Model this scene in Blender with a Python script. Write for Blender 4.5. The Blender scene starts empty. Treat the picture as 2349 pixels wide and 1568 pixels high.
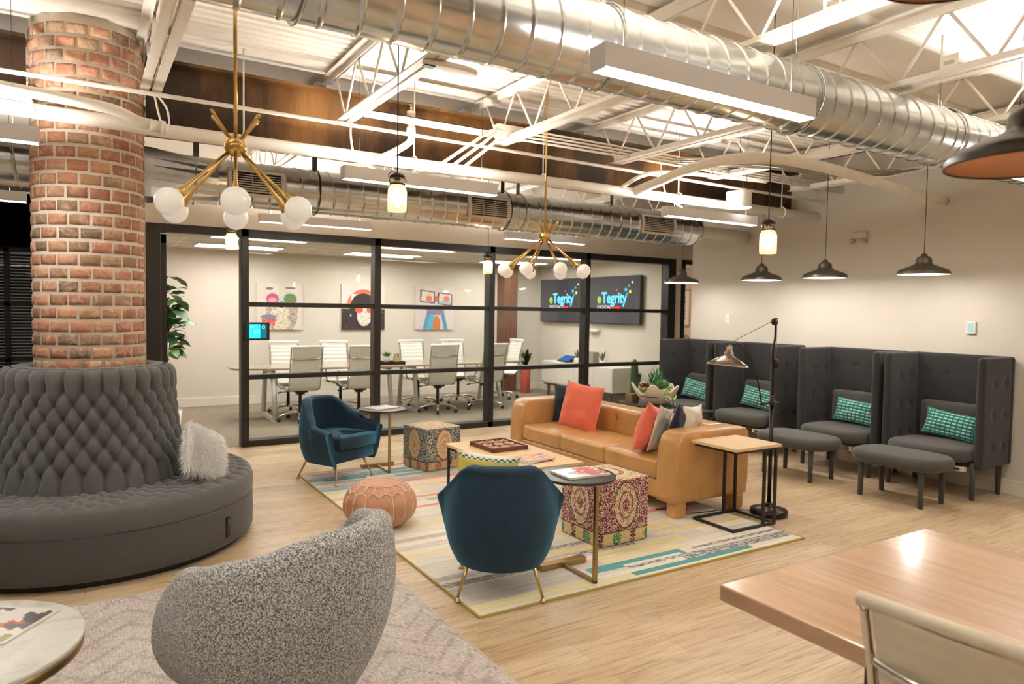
import bpy, math, random
from mathutils import Matrix, Vector, noise
random.seed(7)
PI = math.pi
sc = bpy.context.scene
C = sc.collection
def R(d): return math.radians(d)
def S(r, g, b):
    f = lambda c: (c/255/12.92) if c/255 <= 0.04045 else ((c/255+0.055)/1.055)**2.4
    return (f(r), f(g), f(b))
# ---------------------------------------------------------------- camera, world, exposure
cam_d = bpy.data.cameras.new('camera'); cam = bpy.data.objects.new('camera', cam_d); C.objects.link(cam)
cam_d.sensor_width = 36; cam_d.lens = 1611/2349*36; cam_d.clip_start = .05
YAW, PITCH, ROLL = R(31.5), R(-2.55), R(0.88)
f_ = Vector((math.sin(YAW)*math.cos(PITCH), math.cos(YAW)*math.cos(PITCH), math.sin(PITCH)))
r_ = Vector((math.cos(YAW), -math.sin(YAW), 0)); u_ = r_.cross(f_)
r2 = math.cos(ROLL)*r_+math.sin(ROLL)*u_; u2 = -math.sin(ROLL)*r_+math.cos(ROLL)*u_
cam.matrix_world = Matrix(((r2.x, u2.x, -f_.x, 0), (r2.y, u2.y, -f_.y, 0), (r2.z, u2.z, -f_.z, 1.6), (0, 0, 0, 1)))
cam_d.dof.use_dof = True; cam_d.dof.focus_distance = 4.1; cam_d.dof.aperture_fstop = 2.8
sc.camera = cam
w = bpy.data.worlds.new('world'); sc.world = w; w.use_nodes = True
w.node_tree.nodes['Background'].inputs[0].default_value = (1, .9, .78, 1)
w.node_tree.nodes['Background'].inputs[1].default_value = .25
sc.view_settings.view_transform = 'Standard'; sc.view_settings.look = 'None'
sc.view_settings.exposure = 1.2; sc.view_settings.gamma = 1; sc.view_settings.use_curve_mapping = False
LINEAR_DOWN, LINEAR_UP = 19.0, 78.0      # luminous strength of the linear fixtures
TROFFER, BULB, HAND = 16.0, 60.0, 16.0
# ---------------------------------------------------------------- materials
def nt(name):
    m = bpy.data.materials.new(name); m.use_nodes = True
    n = m.node_tree.nodes; l = m.node_tree.links
    return m, n, l, n['Principled BSDF']
def setc(sock, c): sock.default_value = (c[0], c[1], c[2], 1)
def nnode(n, l, scale, detail=4, rough=.6, stretch=None, coord='Object', dist=0):
    tc = n.new('ShaderNodeTexCoord'); mp = n.new('ShaderNodeMapping'); no = n.new('ShaderNodeTexNoise')
    l.new(tc.outputs[coord], mp.inputs[0]); l.new(mp.outputs[0], no.inputs['Vector'])
    if stretch: mp.inputs['Scale'].default_value = stretch
    no.inputs['Scale'].default_value = scale; no.inputs['Detail'].default_value = detail
    no.inputs['Roughness'].default_value = rough; no.inputs['Distortion'].default_value = dist
    return no
def ramp(n, l, src, stops):
    r = n.new('ShaderNodeValToRGB'); l.new(src, r.inputs[0])
    e = r.color_ramp.elements
    while len(e) < len(stops): e.new(.5)
    for i, (p, c) in enumerate(stops):
        e[i].position = p; e[i].color = (c[0], c[1], c[2], 1)
    return r.outputs[0]
def mix(n, l, fac, a, b, mode='MIX'):
    m = n.new('ShaderNodeMixRGB'); m.blend_type = mode
    for i, x in enumerate((fac, a, b)):
        if hasattr(x, 'links'): l.new(x, m.inputs[i])
        elif i == 0: m.inputs[0].default_value = x
        else: setc(m.inputs[i], x)
    return m.outputs[0]
def bump(n, l, h, strength, dist=.01, bs=None):
    b = n.new('ShaderNodeBump'); b.inputs['Strength'].default_value = strength; b.inputs['Distance'].default_value = dist
    l.new(h, b.inputs['Height']); l.new(b.outputs[0], bs.inputs['Normal']); return b
MATS = {}
def M(name, color=(.5, .5, .5), rough=.6, metal=0, var=0, vs=8, bmp=0, bs_=60, stretch=None, coat=0, sheen=0, spec=.5, attr=False, emit=0, ecol=None):
    if name in MATS: return MATS[name]
    m, n, l, p = nt(name)
    p.inputs['Roughness'].default_value = rough; p.inputs['Metallic'].default_value = metal
    p.inputs['Specular IOR Level'].default_value = spec
    if coat: p.inputs['Coat Weight'].default_value = coat; p.inputs['Coat Roughness'].default_value = .15
    if sheen: p.inputs['Sheen Weight'].default_value = sheen; p.inputs['Sheen Roughness'].default_value = .4
    src = None
    if attr:
        a = n.new('ShaderNodeVertexColor'); a.layer_name = 'Col'; src = a.outputs[0]
    if var:
        no = nnode(n, l, vs, stretch=stretch)
        f = ramp(n, l, no.outputs[0], [(.3, (1-var,)*3), (.7, (1+var*.4,)*3)])
        src = mix(n, l, 1, src if src else color, f, 'MULTIPLY')
    if src: l.new(src, p.inputs['Base Color'])
    else: setc(p.inputs['Base Color'], color)
    if bmp:
        nb = nnode(n, l, bs_, detail=3, stretch=stretch); bump(n, l, nb.outputs[0], bmp, .004, p)
    if emit:
        if attr: l.new(src, p.inputs['Emission Color'])
        else: setc(p.inputs['Emission Color'], ecol or color)
        p.inputs['Emission Strength'].default_value = emit
    MATS[name] = m
    return m
def glass_mat(name, tint=(1, 1, 1), ior=1.45, refl=1.0):
    m = bpy.data.materials.new(name); m.use_nodes = True; n = m.node_tree.nodes; l = m.node_tree.links
    n.clear(); o = n.new('ShaderNodeOutputMaterial'); t = n.new('ShaderNodeBsdfTransparent'); g = n.new('ShaderNodeBsdfGlossy')
    fr = n.new('ShaderNodeFresnel'); fr.inputs[0].default_value = ior; mx = n.new('ShaderNodeMixShader')
    mu = n.new('ShaderNodeMath'); mu.operation = 'MULTIPLY'; mu.inputs[1].default_value = refl
    setc(t.inputs[0], tint); g.inputs['Roughness'].default_value = .02
    ge = n.new('ShaderNodeNewGeometry'); iv = n.new('ShaderNodeMath'); iv.operation = 'SUBTRACT'; iv.inputs[0].default_value = 1; l.new(ge.outputs['Backfacing'], iv.inputs[1]); m3 = n.new('ShaderNodeMath'); m3.operation = 'MULTIPLY'
    l.new(fr.outputs[0], mu.inputs[0]); l.new(mu.outputs[0], m3.inputs[0]); l.new(iv.outputs[0], m3.inputs[1]); l.new(m3.outputs[0], mx.inputs[0]); l.new(t.outputs[0], mx.inputs[1]); l.new(g.outputs[0], mx.inputs[2]); l.new(mx.outputs[0], o.inputs[0])
    MATS[name] = m; return m
def frosted(m, w_, c):
    n = m.node_tree.nodes; l = m.node_tree.links; o = [x for x in n if x.type == 'OUTPUT_MATERIAL'][0]; s = o.inputs[0].links[0].from_socket
    t = n.new('ShaderNodeBsdfTranslucent'); setc(t.inputs[0], c); d = n.new('ShaderNodeMixShader'); d.inputs[0].default_value = w_; l.new(s, d.inputs[1]); l.new(t.outputs[0], d.inputs[2]); l.new(d.outputs[0], o.inputs[0])
def emis(name, c, s):
    m = bpy.data.materials.new(name); m.use_nodes = True; n = m.node_tree.nodes; l = m.node_tree.links
    n.clear(); o = n.new('ShaderNodeOutputMaterial'); e = n.new('ShaderNodeEmission'); setc(e.inputs[0], c); e.inputs[1].default_value = s
    l.new(e.outputs[0], o.inputs[0]); MATS[name] = m; return m

WALL = M('wall_paint', S(214, 204, 190), .85, var=.04, vs=1.5, bmp=.08, bs_=180)
WALL_R = M('wall_paint_grey', S(204, 197, 185), .85, var=.04, vs=1.5, bmp=.08, bs_=180)
WALL_P = M('wall_paint_peach', S(222, 196, 172), .85, var=.03)
TRIMW = M('trim_white', S(226, 217, 204), .5, var=.03)
DECK = M('deck_paint', S(228, 220, 206), .7, var=.06, vs=2, bmp=.06, bs_=40)
STEELW = M('steel_white_paint', S(230, 222, 208), .5, var=.06, vs=9)
BLACKM = M('black_frame', S(32, 27, 23), .42, var=.15, vs=5)
CHROME = M('chrome', S(215, 212, 205), .12, 1, var=.05)
BRASS = M('brass', S(216, 182, 112), .2, 1, var=.12, vs=20)
BRASSL = M('brass_leg', S(205, 178, 116), .32, 1, var=.08, vs=20)
DARKM = M('dark_metal', S(62, 56, 50), .38, .8, var=.2, vs=14)
PENDM = M('bronzed_shade', S(104, 98, 88), .34, .7, var=.15, vs=14)
BLACKP = M('black_plastic', S(24, 23, 22), .5, var=.1)
WHITEP = M('white_plastic', S(232, 226, 216), .4, var=.03)
CHARC = M('charcoal_fabric', S(94, 93, 91), .95, var=.16, vs=120, bmp=.25, bs_=420, sheen=.25)
BOOTH = M('booth_fabric', S(46, 45, 43), .95, var=.16, vs=160, bmp=.3, bs_=500, sheen=.2)
BOOTHS = M('booth_seat_fabric', S(76, 74, 69), .95, var=.14, vs=160, bmp=.3, bs_=500, sheen=.2)
NAVYV = M('blue_velvet', S(6, 43, 64), .75, var=.3, vs=7, bmp=.1, bs_=200, sheen=1.0)
MATS['blue_velvet'].node_tree.nodes['Principled BSDF'].inputs['Sheen Tint'].default_value = (.05, .25, .4, 1)
LEATHER = M('tan_leather', S(196, 148, 88), .32, var=.16, vs=6, bmp=.18, bs_=140, coat=.25)
POUFL = M('pouf_leather', S(190, 138, 106), .5, var=.2, vs=14, bmp=.2, bs_=120)
OAK = M('light_oak', S(222, 190, 142), .5, var=.1, vs=3, stretch=(1, 14, 6))
CORAL = M('coral_fabric', S(234, 116, 90), .85, var=.1, vs=60, bmp=.8, bs_=70, sheen=.4)
NAVYF = M('navy_fabric', S(18, 26, 48), .85, var=.25, vs=14, bmp=.3, bs_=300, sheen=.4)
CREAM = M('cream_fabric', S(240, 231, 218), .85, var=.08, vs=20, bmp=.2, bs_=300)
YELLOW = M('yellow_fabric', S(222, 200, 84), .85, attr=True, var=.07, vs=12, bmp=.25, bs_=260)
WHITEL = M('white_leather', S(242, 240, 232), .5, var=.05, bmp=.1, bs_=100, coat=.1)
CREAML = M('cream_mesh_leather', S(206, 196, 174), .55, var=.06, bmp=.15, bs_=200, coat=.1)
PAINT = M('printed_paper', rough=.35, attr=True, coat=.3)
CANVAS = M('canvas_print', rough=.8, attr=True, bmp=.1, bs_=300)
FABP = M('printed_fabric', rough=.9, attr=True, var=.12, vs=80, bmp=.35, bs_=300, sheen=.2)
SCREEN = M('lit_screen', rough=.15, attr=True, emit=.8)
LEAF = M('leaf', S(52, 98, 40), .38, attr=True, var=.25, vs=20, spec=.6)
SOIL = M('soil', S(60, 45, 34), .95, var=.3, vs=60)
GALV = M('galvanised_steel', S(206, 209, 208), .22, 1, var=.16, vs=5, stretch=(1.2, 1, 1), bmp=.02, bs_=7)
GLASS = glass_mat('pane_glass', (.965, .985, .97), 1.45, .85)
JARG = glass_mat('jar_glass', (.93, .86, .79), 1.7, 1.5)
frosted(JARG, .05, (1, .9, .8))
DARKG = glass_mat('dark_glass', (.35, .36, .36), 1.5, 1.2)
LED = emis('led_diffuser', (1, .975, .95), LINEAR_DOWN)
LEDUP = emis('led_uplight', (1, .955, .91), LINEAR_UP)
TROF = emis('troffer_lamp', (1, .965, .925), TROFFER)
FIL = emis('warm_bulb', (1, .72, .42), BULB)
MILK = M('milk_glass', S(232, 226, 214), .25, emit=.12, ecol=(1, .93, .82), coat=.4)
# floor planks
def floor_mat():
    m, n, l, p = nt('oak_plank_floor')
    tc = n.new('ShaderNodeTexCoord'); br = n.new('ShaderNodeTexBrick'); l.new(tc.outputs['Object'], br.inputs['Vector'])
    br.inputs['Scale'].default_value = 1; br.inputs['Brick Width'].default_value = 1.22; br.inputs['Row Height'].default_value = .178
    br.inputs['Mortar Size'].default_value = .0012; br.inputs['Mortar Smooth'].default_value = .3; br.offset = .37; br.inputs['Bias'].default_value = 0
    setc(br.inputs['Color1'], (.0, .0, .0)); setc(br.inputs['Color2'], (1, 1, 1)); setc(br.inputs['Mortar'], (.5, .5, .5))
    base = ramp(n, l, br.outputs[0], [(0, S(190, 165, 131)), (.5, S(202, 179, 146)), (1, S(212, 191, 159))])
    g = nnode(n, l, 3.2, 6, .62, (1, 13, 1), dist=.5)
    c = mix(n, l, 1, base, ramp(n, l, g.outputs[0], [(.3, (.62, .54, .45)), (.5, (.96, .945, .92)), (.72, (1.08, 1.07, 1.05))]), 'MULTIPLY')
    g2 = nnode(n, l, 1.1, 4, .7, (1, 5, 1), dist=1.2)
    c = mix(n, l, 1, c, ramp(n, l, g2.outputs[0], [(.3, (.8, .74, .66)), (.48, (1, 1, 1))]), 'MULTIPLY')
    c = mix(n, l, br.outputs['Fac'], c, S(150, 120, 88))
    l.new(c, p.inputs['Base Color']); p.inputs['Roughness'].default_value = .36; p.inputs['Specular IOR Level'].default_value = .45
    bump(n, l, g.outputs[0], .05, .003, p); return m
FLOOR = floor_mat()
def carpet_mat():
    m, n, l, p = nt('grey_carpet'); a = nnode(n, l, 90, 3); b = nnode(n, l, 6, 4, .6, (1, 3, 1))
    c = mix(n, l, .5, ramp(n, l, a.outputs[0], [(.3, S(120, 108, 92)), (.7, S(160, 146, 126))]), ramp(n, l, b.outputs[0], [(.35, S(128, 114, 98)), (.65, S(158, 146, 128))]))
    l.new(c, p.inputs['Base Color']); p.inputs['Roughness'].default_value = .95; bump(n, l, a.outputs[0], .4, .005, p); return m
CARPET = carpet_mat()
def brick_mat():
    m, n, l, p = nt('brick'); a = n.new('ShaderNodeVertexColor'); a.layer_name = 'Col'
    no = nnode(n, l, 11, 6, .65, dist=1.4); no2 = nnode(n, l, 45, 5, .7)
    c = mix(n, l, ramp(n, l, no.outputs[0], [(.48, (0, 0, 0)), (.66, (.7, .7, .7))]), a.outputs[0], S(216, 180, 150))
    c = mix(n, l, 1, c, ramp(n, l, no2.outputs[0], [(.25, (.7, .66, .62)), (.55, (1.05, 1.05, 1.05))]), 'MULTIPLY')
    l.new(c, p.inputs['Base Color']); p.inputs['Roughness'].default_value = .8
    bump(n, l, no.outputs[0], .7, .012, p); return m
BRICK = brick_mat()
MORTAR = M('mortar', S(224, 212, 194), .9, var=.12, vs=18, bmp=.4, bs_=90)
def rust_mat():
    m, n, l, p = nt('patina_steel'); a = nnode(n, l, 1.1, 6, .62, (1.0, 1, .45), dist=.5); b = nnode(n, l, 9, 5, .7, (3, 1, .35))
    c = ramp(n, l, a.outputs[0], [(.34, S(28, 20, 13)), (.48, S(70, 50, 27)), (.58, S(130, 96, 50)), (.72, S(176, 136, 80))])
    c = mix(n, l, .5, c, ramp(n, l, b.outputs[0], [(.35, S(70, 44, 22)), (.62, S(158, 112, 52))]), 'OVERLAY')
    l.new(c, p.inputs['Base Color']); p.inputs['Roughness'].default_value = .4; p.inputs['Metallic'].default_value = .25; return m
RUST = rust_mat()
def tweed_mat():
    m, n, l, p = nt('salt_and_pepper_tweed'); a = nnode(n, l, 215, 2, .6); b = nnode(n, l, 300, 3, .7)
    c = ramp(n, l, a.outputs[0], [(.45, S(28, 31, 35)), (.50, S(122, 126, 128)), (.54, S(244, 244, 240))])
    c = mix(n, l, .35, c, ramp(n, l, b.outputs[0], [(.4, S(50, 52, 54)), (.6, S(206, 204, 196))]))
    l.new(c, p.inputs['Base Color']); p.inputs['Roughness'].default_value = .95; bump(n, l, a.outputs[0], .7, .006, p)
    p.inputs['Sheen Weight'].default_value = .15; return m
TWEED = tweed_mat()
def marble_mat():
    m, n, l, p = nt('pale_marble'); a = nnode(n, l, 4, 8, .6, dist=1.5)
    l.new(ramp(n, l, a.outputs[0], [(.35, S(190, 189, 180)), (.5, S(216, 216, 208)), (.7, S(204, 204, 196))]), p.inputs['Base Color'])
    p.inputs['Roughness'].default_value = .25; return m
MARBLE = marble_mat()
def rugB_mat():
    m, n, l, p = nt('stripe_rug_wool'); a = n.new('ShaderNodeVertexColor'); a.layer_name = 'Col'
    no = nnode(n, l, 24, 5, .75, (1, 7, 1)); no3 = nnode(n, l, 3, 5, .7, (1, 10, 1))
    sp = ramp(n, l, no.outputs[0], [(.47, (0, 0, 0)), (.53, (1, 1, 1))])
    mm = n.new('ShaderNodeMath'); mm.operation = 'MULTIPLY'; l.new(sp, mm.inputs[0]); l.new(a.outputs['Alpha'], mm.inputs[1])
    c = mix(n, l, mm.outputs[0], a.outputs[0], S(84, 86, 96))
    c = mix(n, l, 1, c, ramp(n, l, no3.outputs[0], [(.3, (.86, .84, .8)), (.6, (1.03, 1.03, 1.03))]), 'MULTIPLY')
    l.new(c, p.inputs['Base Color']); p.inputs['Roughness'].default_value = .95; bump(n, l, no.outputs[0], .3, .004, p); return m
RUGB = rugB_mat()
def rugG_mat():
    m, n, l, p = nt('distressed_grey_rug'); a = nnode(n, l, 20, 5, .8, (1, 6, 1)); b = nnode(n, l, 20, 5, .8, (6, 1, 1)); z = nnode(n, l, 2.2, 4, .6)
    at = n.new('ShaderNodeVertexColor'); at.layer_name = 'Col'
    c = mix(n, l, .5, ramp(n, l, a.outputs[0], [(.33, S(122, 114, 112)), (.6, S(226, 218, 207))]), ramp(n, l, b.outputs[0], [(.33, S(128, 120, 120)), (.6, S(230, 221, 210))]))
    c = mix(n, l, 1, c, ramp(n, l, z.outputs[0], [(.35, (.84, .81, .83)), (.6, (1, 1, 1))]), 'MULTIPLY')
    c = mix(n, l, 1, c, at.outputs[0], 'MULTIPLY')
    l.new(c, p.inputs['Base Color']); p.inputs['Roughness'].default_value = .95; bump(n, l, a.outputs[0], .3, .004, p); return m
RUGG = rugG_mat()
def desk_mat():
    m, n, l, p = nt('glossy_wood_top'); tc = n.new('ShaderNodeTexCoord'); mp = n.new('ShaderNodeMapping'); mp.inputs['Rotation'].default_value = (0, 0, R(90))
    br = n.new('ShaderNodeTexBrick'); l.new(tc.outputs['Object'], mp.inputs[0]); l.new(mp.outputs[0], br.inputs['Vector'])
    br.inputs['Brick Width'].default_value = 3; br.inputs['Row Height'].default_value = .14; br.inputs['Mortar Size'].default_value = .0008; br.inputs['Scale'].default_value = 1
    setc(br.inputs['Color1'], (0, 0, 0)); setc(br.inputs['Color2'], (1, 1, 1)); setc(br.inputs['Mortar'], (.3, .3, .3))
    c = ramp(n, l, br.outputs[0], [(0, S(178, 144, 112)), (.5, S(192, 158, 124)), (1, S(202, 170, 138))])
    g = nnode(n, l, 5, 6, .6, (9, .7, 1), dist=.4)
    c = mix(n, l, 1, c, ramp(n, l, g.outputs[0], [(.3, (.82, .78, .74)), (.6, (1.04, 1.03, 1.02))]), 'MULTIPLY')
    l.new(c, p.inputs['Base Color']); p.inputs['Roughness'].default_value = .32; p.inputs['Coat Weight'].default_value = .5; p.inputs['Coat Roughness'].default_value = .12
    bump(n, l, g.outputs[0], .06, .003, p); return m
DESKW = desk_mat()
# ---------------------------------------------------------------- mesh builder
class MB:
    def __init__(s): s.v = []; s.f = []; s.sm = []; s.mi = []; s.c = []; s.m = 0; s.col = None; s.smooth = True; s.T = None
    def add(s, vs, fs, smooth=None, cols=None, mi=None):
        o = len(s.v)
        if s.T is not None: vs = [s.T @ Vector(v) for v in vs]
        s.v += [tuple(v) for v in vs]
        for k, f in enumerate(fs):
            s.f.append(tuple(o+i for i in f)); s.sm.append(s.smooth if smooth is None else smooth)
            s.mi.append(s.m if mi is None else mi); s.c.append(cols[k] if cols else s.col)
    def box(s, c, d, rot=None, smooth=False):
        x, y, z = d[0]/2, d[1]/2, d[2]/2
        vs = [Vector((i*x, j*y, k*z)) for i in (-1, 1) for j in (-1, 1) for k in (-1, 1)]
        if rot is not None: vs = [rot @ v for v in vs]
        vs = [v+Vector(c) for v in vs]
        s.add(vs, [(0, 1, 3, 2), (4, 6, 7, 5), (0, 4, 5, 1), (2, 3, 7, 6), (0, 2, 6, 4), (1, 5, 7, 3)], smooth); return s
    def bx(s, x0, x1, y0, y1, z0, z1): return s.box(((x0+x1)/2, (y0+y1)/2, (z0+z1)/2), (x1-x0, y1-y0, z1-z0))
    def tube(s, pts, r, n=8, closed=False, flat=None, smooth=True):
        P = [Vector(p) for p in pts]; N = len(P); rr = r if isinstance(r, (list, tuple)) else [r]*N
        T = []
        for i in range(N):
            a = P[(i-1) % N] if (closed or i > 0) else P[0]; b = P[(i+1) % N] if (closed or i < N-1) else P[-1]
            T.append((b-a).normalized())
        up = Vector((0, 0, 1)) if abs(T[0].z) < .9 else Vector((1, 0, 0))
        nx = T[0].cross(up).normalized(); vs = []
        for i in range(N):
            nx = (nx-T[i]*nx.dot(T[i])).normalized(); ny = T[i].cross(nx)
            fl = flat or 1
            for k in range(n):
                a = 2*PI*k/n; vs.append(P[i]+nx*math.cos(a)*rr[i]+ny*math.sin(a)*rr[i]*fl)
        fs = []
        for i in range(N if closed else N-1):
            j = (i+1) % N
            for k in range(n): fs.append((i*n+k, i*n+(k+1) % n, j*n+(k+1) % n, j*n+k))
        if not closed: fs.append(tuple(range(n-1, -1, -1))); fs.append(tuple((N-1)*n+k for k in range(n)))
        s.add(vs, fs, smooth); return s
    def cyl(s, p0, p1, r0, r1=None, n=16): return s.tube([p0, p1], [r0, r0 if r1 is None else r1], n)
    def lathe(s, prof, n=32, c=(0, 0, 0), smooth=True, fn=None):
        vs = []; fs = []
        for (r, z) in prof:
            for k in range(n):
                a = 2*PI*k/n; q = r if fn is None else fn(r, z, a)
                vs.append((c[0]+q*math.cos(a), c[1]+q*math.sin(a), c[2]+z))
        for i in range(len(prof)-1):
            for k in range(n): fs.append((i*n+k, i*n+(k+1) % n, (i+1)*n+(k+1) % n, (i+1)*n+k))
        if prof[0][0] > 1e-5: fs.append(tuple(range(n-1, -1, -1))) if prof[0][0] < prof[1][0]*1.5 or True else 0
        if prof[-1][0] > 1e-5: fs.append(tuple((len(prof)-1)*n+k for k in range(n)))
        s.add(vs, fs, smooth); return s
    def shell(s, prof, n=32, c=(0, 0, 0)):
        vs = []; fs = []
        for (r, z) in prof:
            for k in range(n):
                a = 2*PI*k/n; vs.append((c[0]+r*math.cos(a), c[1]+r*math.sin(a), c[2]+z))
        for i in range(len(prof)-1):
            for k in range(n): fs.append((i*n+k, i*n+(k+1) % n, (i+1)*n+(k+1) % n, (i+1)*n+k))
        s.add(vs, fs, True); return s
    def ball(s, c, r, n=20, sc_=(1, 1, 1)):
        prof = [(math.sin(PI*i/n)*r if 0 < i < n else 0.0001, -math.cos(PI*i/n)*r) for i in range(n+1)]
        vs = []; fs = []; m = n*2 if n < 12 else n+8
        for (q, z) in prof:
            for k in range(m):
                a = 2*PI*k/m; vs.append((c[0]+q*math.cos(a)*sc_[0], c[1]+q*math.sin(a)*sc_[1], c[2]+z*sc_[2]))
        for i in range(n):
            for k in range(m): fs.append((i*m+k, i*m+(k+1) % m, (i+1)*m+(k+1) % m, (i+1)*m+k))
        s.add(vs, fs, True); return s
    def grid(s, fn, nu, nv, col=None, smooth=True, cu=False, cv=False):
        vs = []; fs = []; cs = []
        for i in range(nu+(0 if cu else 1)):
            for j in range(nv+(0 if cv else 1)): vs.append(fn(i/nu, j/nv))
        w_ = nv+(0 if cv else 1); h_ = nu+(0 if cu else 1)
        for i in range(nu):
            for j in range(nv):
                fs.append((i*w_+j, ((i+1) % h_)*w_+j, ((i+1) % h_)*w_+(j+1) % w_, i*w_+(j+1) % w_))
                if col: cs.append(col((i+.5)/nu, (j+.5)/nv))
        s.add(vs, fs, smooth, cs if col else None); return s
    def rbox(s, c, d, r, n=10, dim=(), puff=(0, 0, 0), fn=None, col=None):
        """rounded box; dim = dimples (x,y,z,radius,depth) in local coords; puff = outward crown of the x, y, z faces"""
        h = Vector(d)/2; cs = []
        def ts(hh):
            k = max(2, n if n >= 1 else math.ceil(2*hh/n)); e = min(.999, r/hh) if hh > 0 else .5
            core = [-(1-e)+2*(1-e)*i/k for i in range(k+1)]
            edge = [1-e+e*q for q in (.35, .7, 1)]
            return [-q for q in edge[::-1]]+core+edge
        idx = {}; vs = []; fs = []
        def vert(p):
            key = (round(p[0], 5), round(p[1], 5), round(p[2], 5))
            if key in idx: return idx[key]
            q = Vector((p[0]*h.x, p[1]*h.y, p[2]*h.z)); inner = Vector([max(-h[i]+r, min(h[i]-r, q[i])) for i in range(3)])
            dd = q-inner
            if dd.length > 1e-9: nn = dd.normalized(); o = inner+nn*min(r, r)
            else: o = q; nn = Vector((0, 0, 1))
            o = Vector(o)
            for ax in range(3):
                if puff[ax]:
                    a, b = [k for k in range(3) if k != ax]
                    o[ax] += puff[ax]*p[ax]*(1-abs(p[a])**2.5)*(1-abs(p[b])**2.5)
            for (dx, dy, dz, dr, dp) in dim:
                t = Vector((dx, dy, dz)); e_ = (o-t).length
                if e_ < dr*3: o = o-nn*dp*math.exp(-(e_/dr)**1.3*1.2)
            if fn: o = Vector(fn(o, nn))
            idx[key] = len(vs); vs.append(o+Vector(c)); return idx[key]
        for ax in range(3):
            a, b = [k for k in range(3) if k != ax]; ta, tb = ts(h[a]), ts(h[b])
            for sg in (-1, 1):
                g = []
                for x in ta:
                    row = []
                    for y in tb:
                        p = [0, 0, 0]; p[ax] = sg; p[a] = x; p[b] = y; row.append(vert(p))
                    g.append(row)
                for i in range(len(ta)-1):
                    for j in range(len(tb)-1):
                        q = (g[i][j], g[i+1][j], g[i+1][j+1], g[i][j+1])
                        flip = (sg == 1) == (ax == 1)
                        fs.append(q[::-1] if flip else q)
                        if col: cs.append(col(ax, sg, (ta[i]+ta[i+1])/2, (tb[j]+tb[j+1])/2))
        s.add(vs, fs, True, cs if col else None); return s
    def prism(s, poly, z0, z1, smooth=False):
        n = len(poly); vs = [(x, y, z0) for x, y in poly]+[(x, y, z1) for x, y in poly]
        fs = [tuple(range(n-1, -1, -1)), tuple(range(n, 2*n))]+[(i, (i+1) % n, n+(i+1) % n, n+i) for i in range(n)]
        s.add(vs, fs, smooth); return s
    def pad(s, poly, z0, z1, r, puff=0, rings=4, dimf=None):
        """rounded slab on a closed outline (counter-clockwise)"""
        n = len(poly); P = [Vector((x, y)) for x, y in poly]; N = []
        for i in range(n):
            e = P[(i+1) % n]-P[i-1]; N.append(Vector((e.y, -e.x)).normalized())
        c = sum(P, Vector((0, 0)))/n; vs = []; L = []
        for k in range(5): a = PI/2*k/4; L.append((r*(1-math.sin(a)), z0+r*(1-math.cos(a))))
        for k in range(5): a = PI/2*k/4; L.append((r*(1-math.cos(a)), z1-r*(1-math.sin(a))))
        for (o, z) in L:
            for i in range(n): q = P[i]-N[i]*o; vs.append((q.x, q.y, z))
        rows = len(L)
        for k in range(1, rings+1):
            t = k/(rings+.0)
            for i in range(n):
                q0 = P[i]-N[i]*r; q = q0.lerp(c, t*.985); zz = z1+puff*(1-(1-t)**2)
                if dimf: zz += dimf(q.x, q.y)
                vs.append((q.x, q.y, zz))
        rows += rings; fs = []
        for k in range(rows-1):
            for i in range(n): fs.append((k*n+i, k*n+(i+1) % n, (k+1)*n+(i+1) % n, (k+1)*n+i))
        fs.append(tuple((rows-1)*n+i for i in range(n))); fs.append(tuple(range(n-1, -1, -1)))
        s.add(vs, fs, True); return s
    def build(s, name, mats, parent=None, loc=None, rot=None, bevel=0, kind=None, label=None):
        me = bpy.data.meshes.new(name); me.from_pydata(s.v, [], s.f)
        for m in (mats if isinstance(mats, (list, tuple)) else [mats]): me.materials.append(m)
        me.polygons.foreach_set('use_smooth', s.sm); me.polygons.foreach_set('material_index', s.mi)
        if any(c is not None for c in s.c):
            a = me.color_attributes.new('Col', 'FLOAT_COLOR', 'CORNER'); buf = []
            for f, c in zip(s.f, s.c):
                c = c or (1, 1, 1); c = (c[0], c[1], c[2], c[3] if len(c) > 3 else 0.0)
                buf += list(c)*len(f)
            a.data.foreach_set('color', buf)
        me.update()
        o = bpy.data.objects.new(name, me); C.objects.link(o)
        if parent is not None: o.parent = parent
        if loc: o.location = loc
        if rot: o.rotation_euler = rot
        if bevel:
            b = o.modifiers.new('bevel', 'BEVEL'); b.width = bevel; b.segments = 2; b.limit_method = 'ANGLE'; b.angle_limit = R(40)
        if kind: o['kind'] = kind
        if label: o['label'] = label
        return o
def tag(o, label, cat, group=None):
    o['label'] = label; o['category'] = cat
    if group: o['group'] = group
    return o
def thing(name, label, cat, loc=(0, 0, 0), rz=0, group=None, rot=None):
    o = bpy.data.objects.new(name, None); C.objects.link(o); o.empty_display_size = .1
    o.location = loc; o.rotation_euler = rot or (0, 0, rz); return tag(o, label, cat, group)
def copy_thing(src, label, loc, rz=None, group=None, rot=None):
    def cp(o, par):
        c = o.copy(); C.objects.link(c)
        if par is not None: c.parent = par
        for ch in [q for q in KIDS.get(o.name, [])]: cp(ch, c)
        return c
    KIDS = {}
    for q in bpy.data.objects:
        if q.parent: KIDS.setdefault(q.parent.name, []).append(q)
    c = cp(src, None); c.location = loc; c['label'] = label
    if rz is not None: c.rotation_euler = (0, 0, rz)
    if rot is not None: c.rotation_euler = rot
    if group: c['group'] = group
    return c
def struct(name, mb, mat, bevel=0): return mb.build(name, mat, kind='structure', bevel=bevel)
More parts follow.
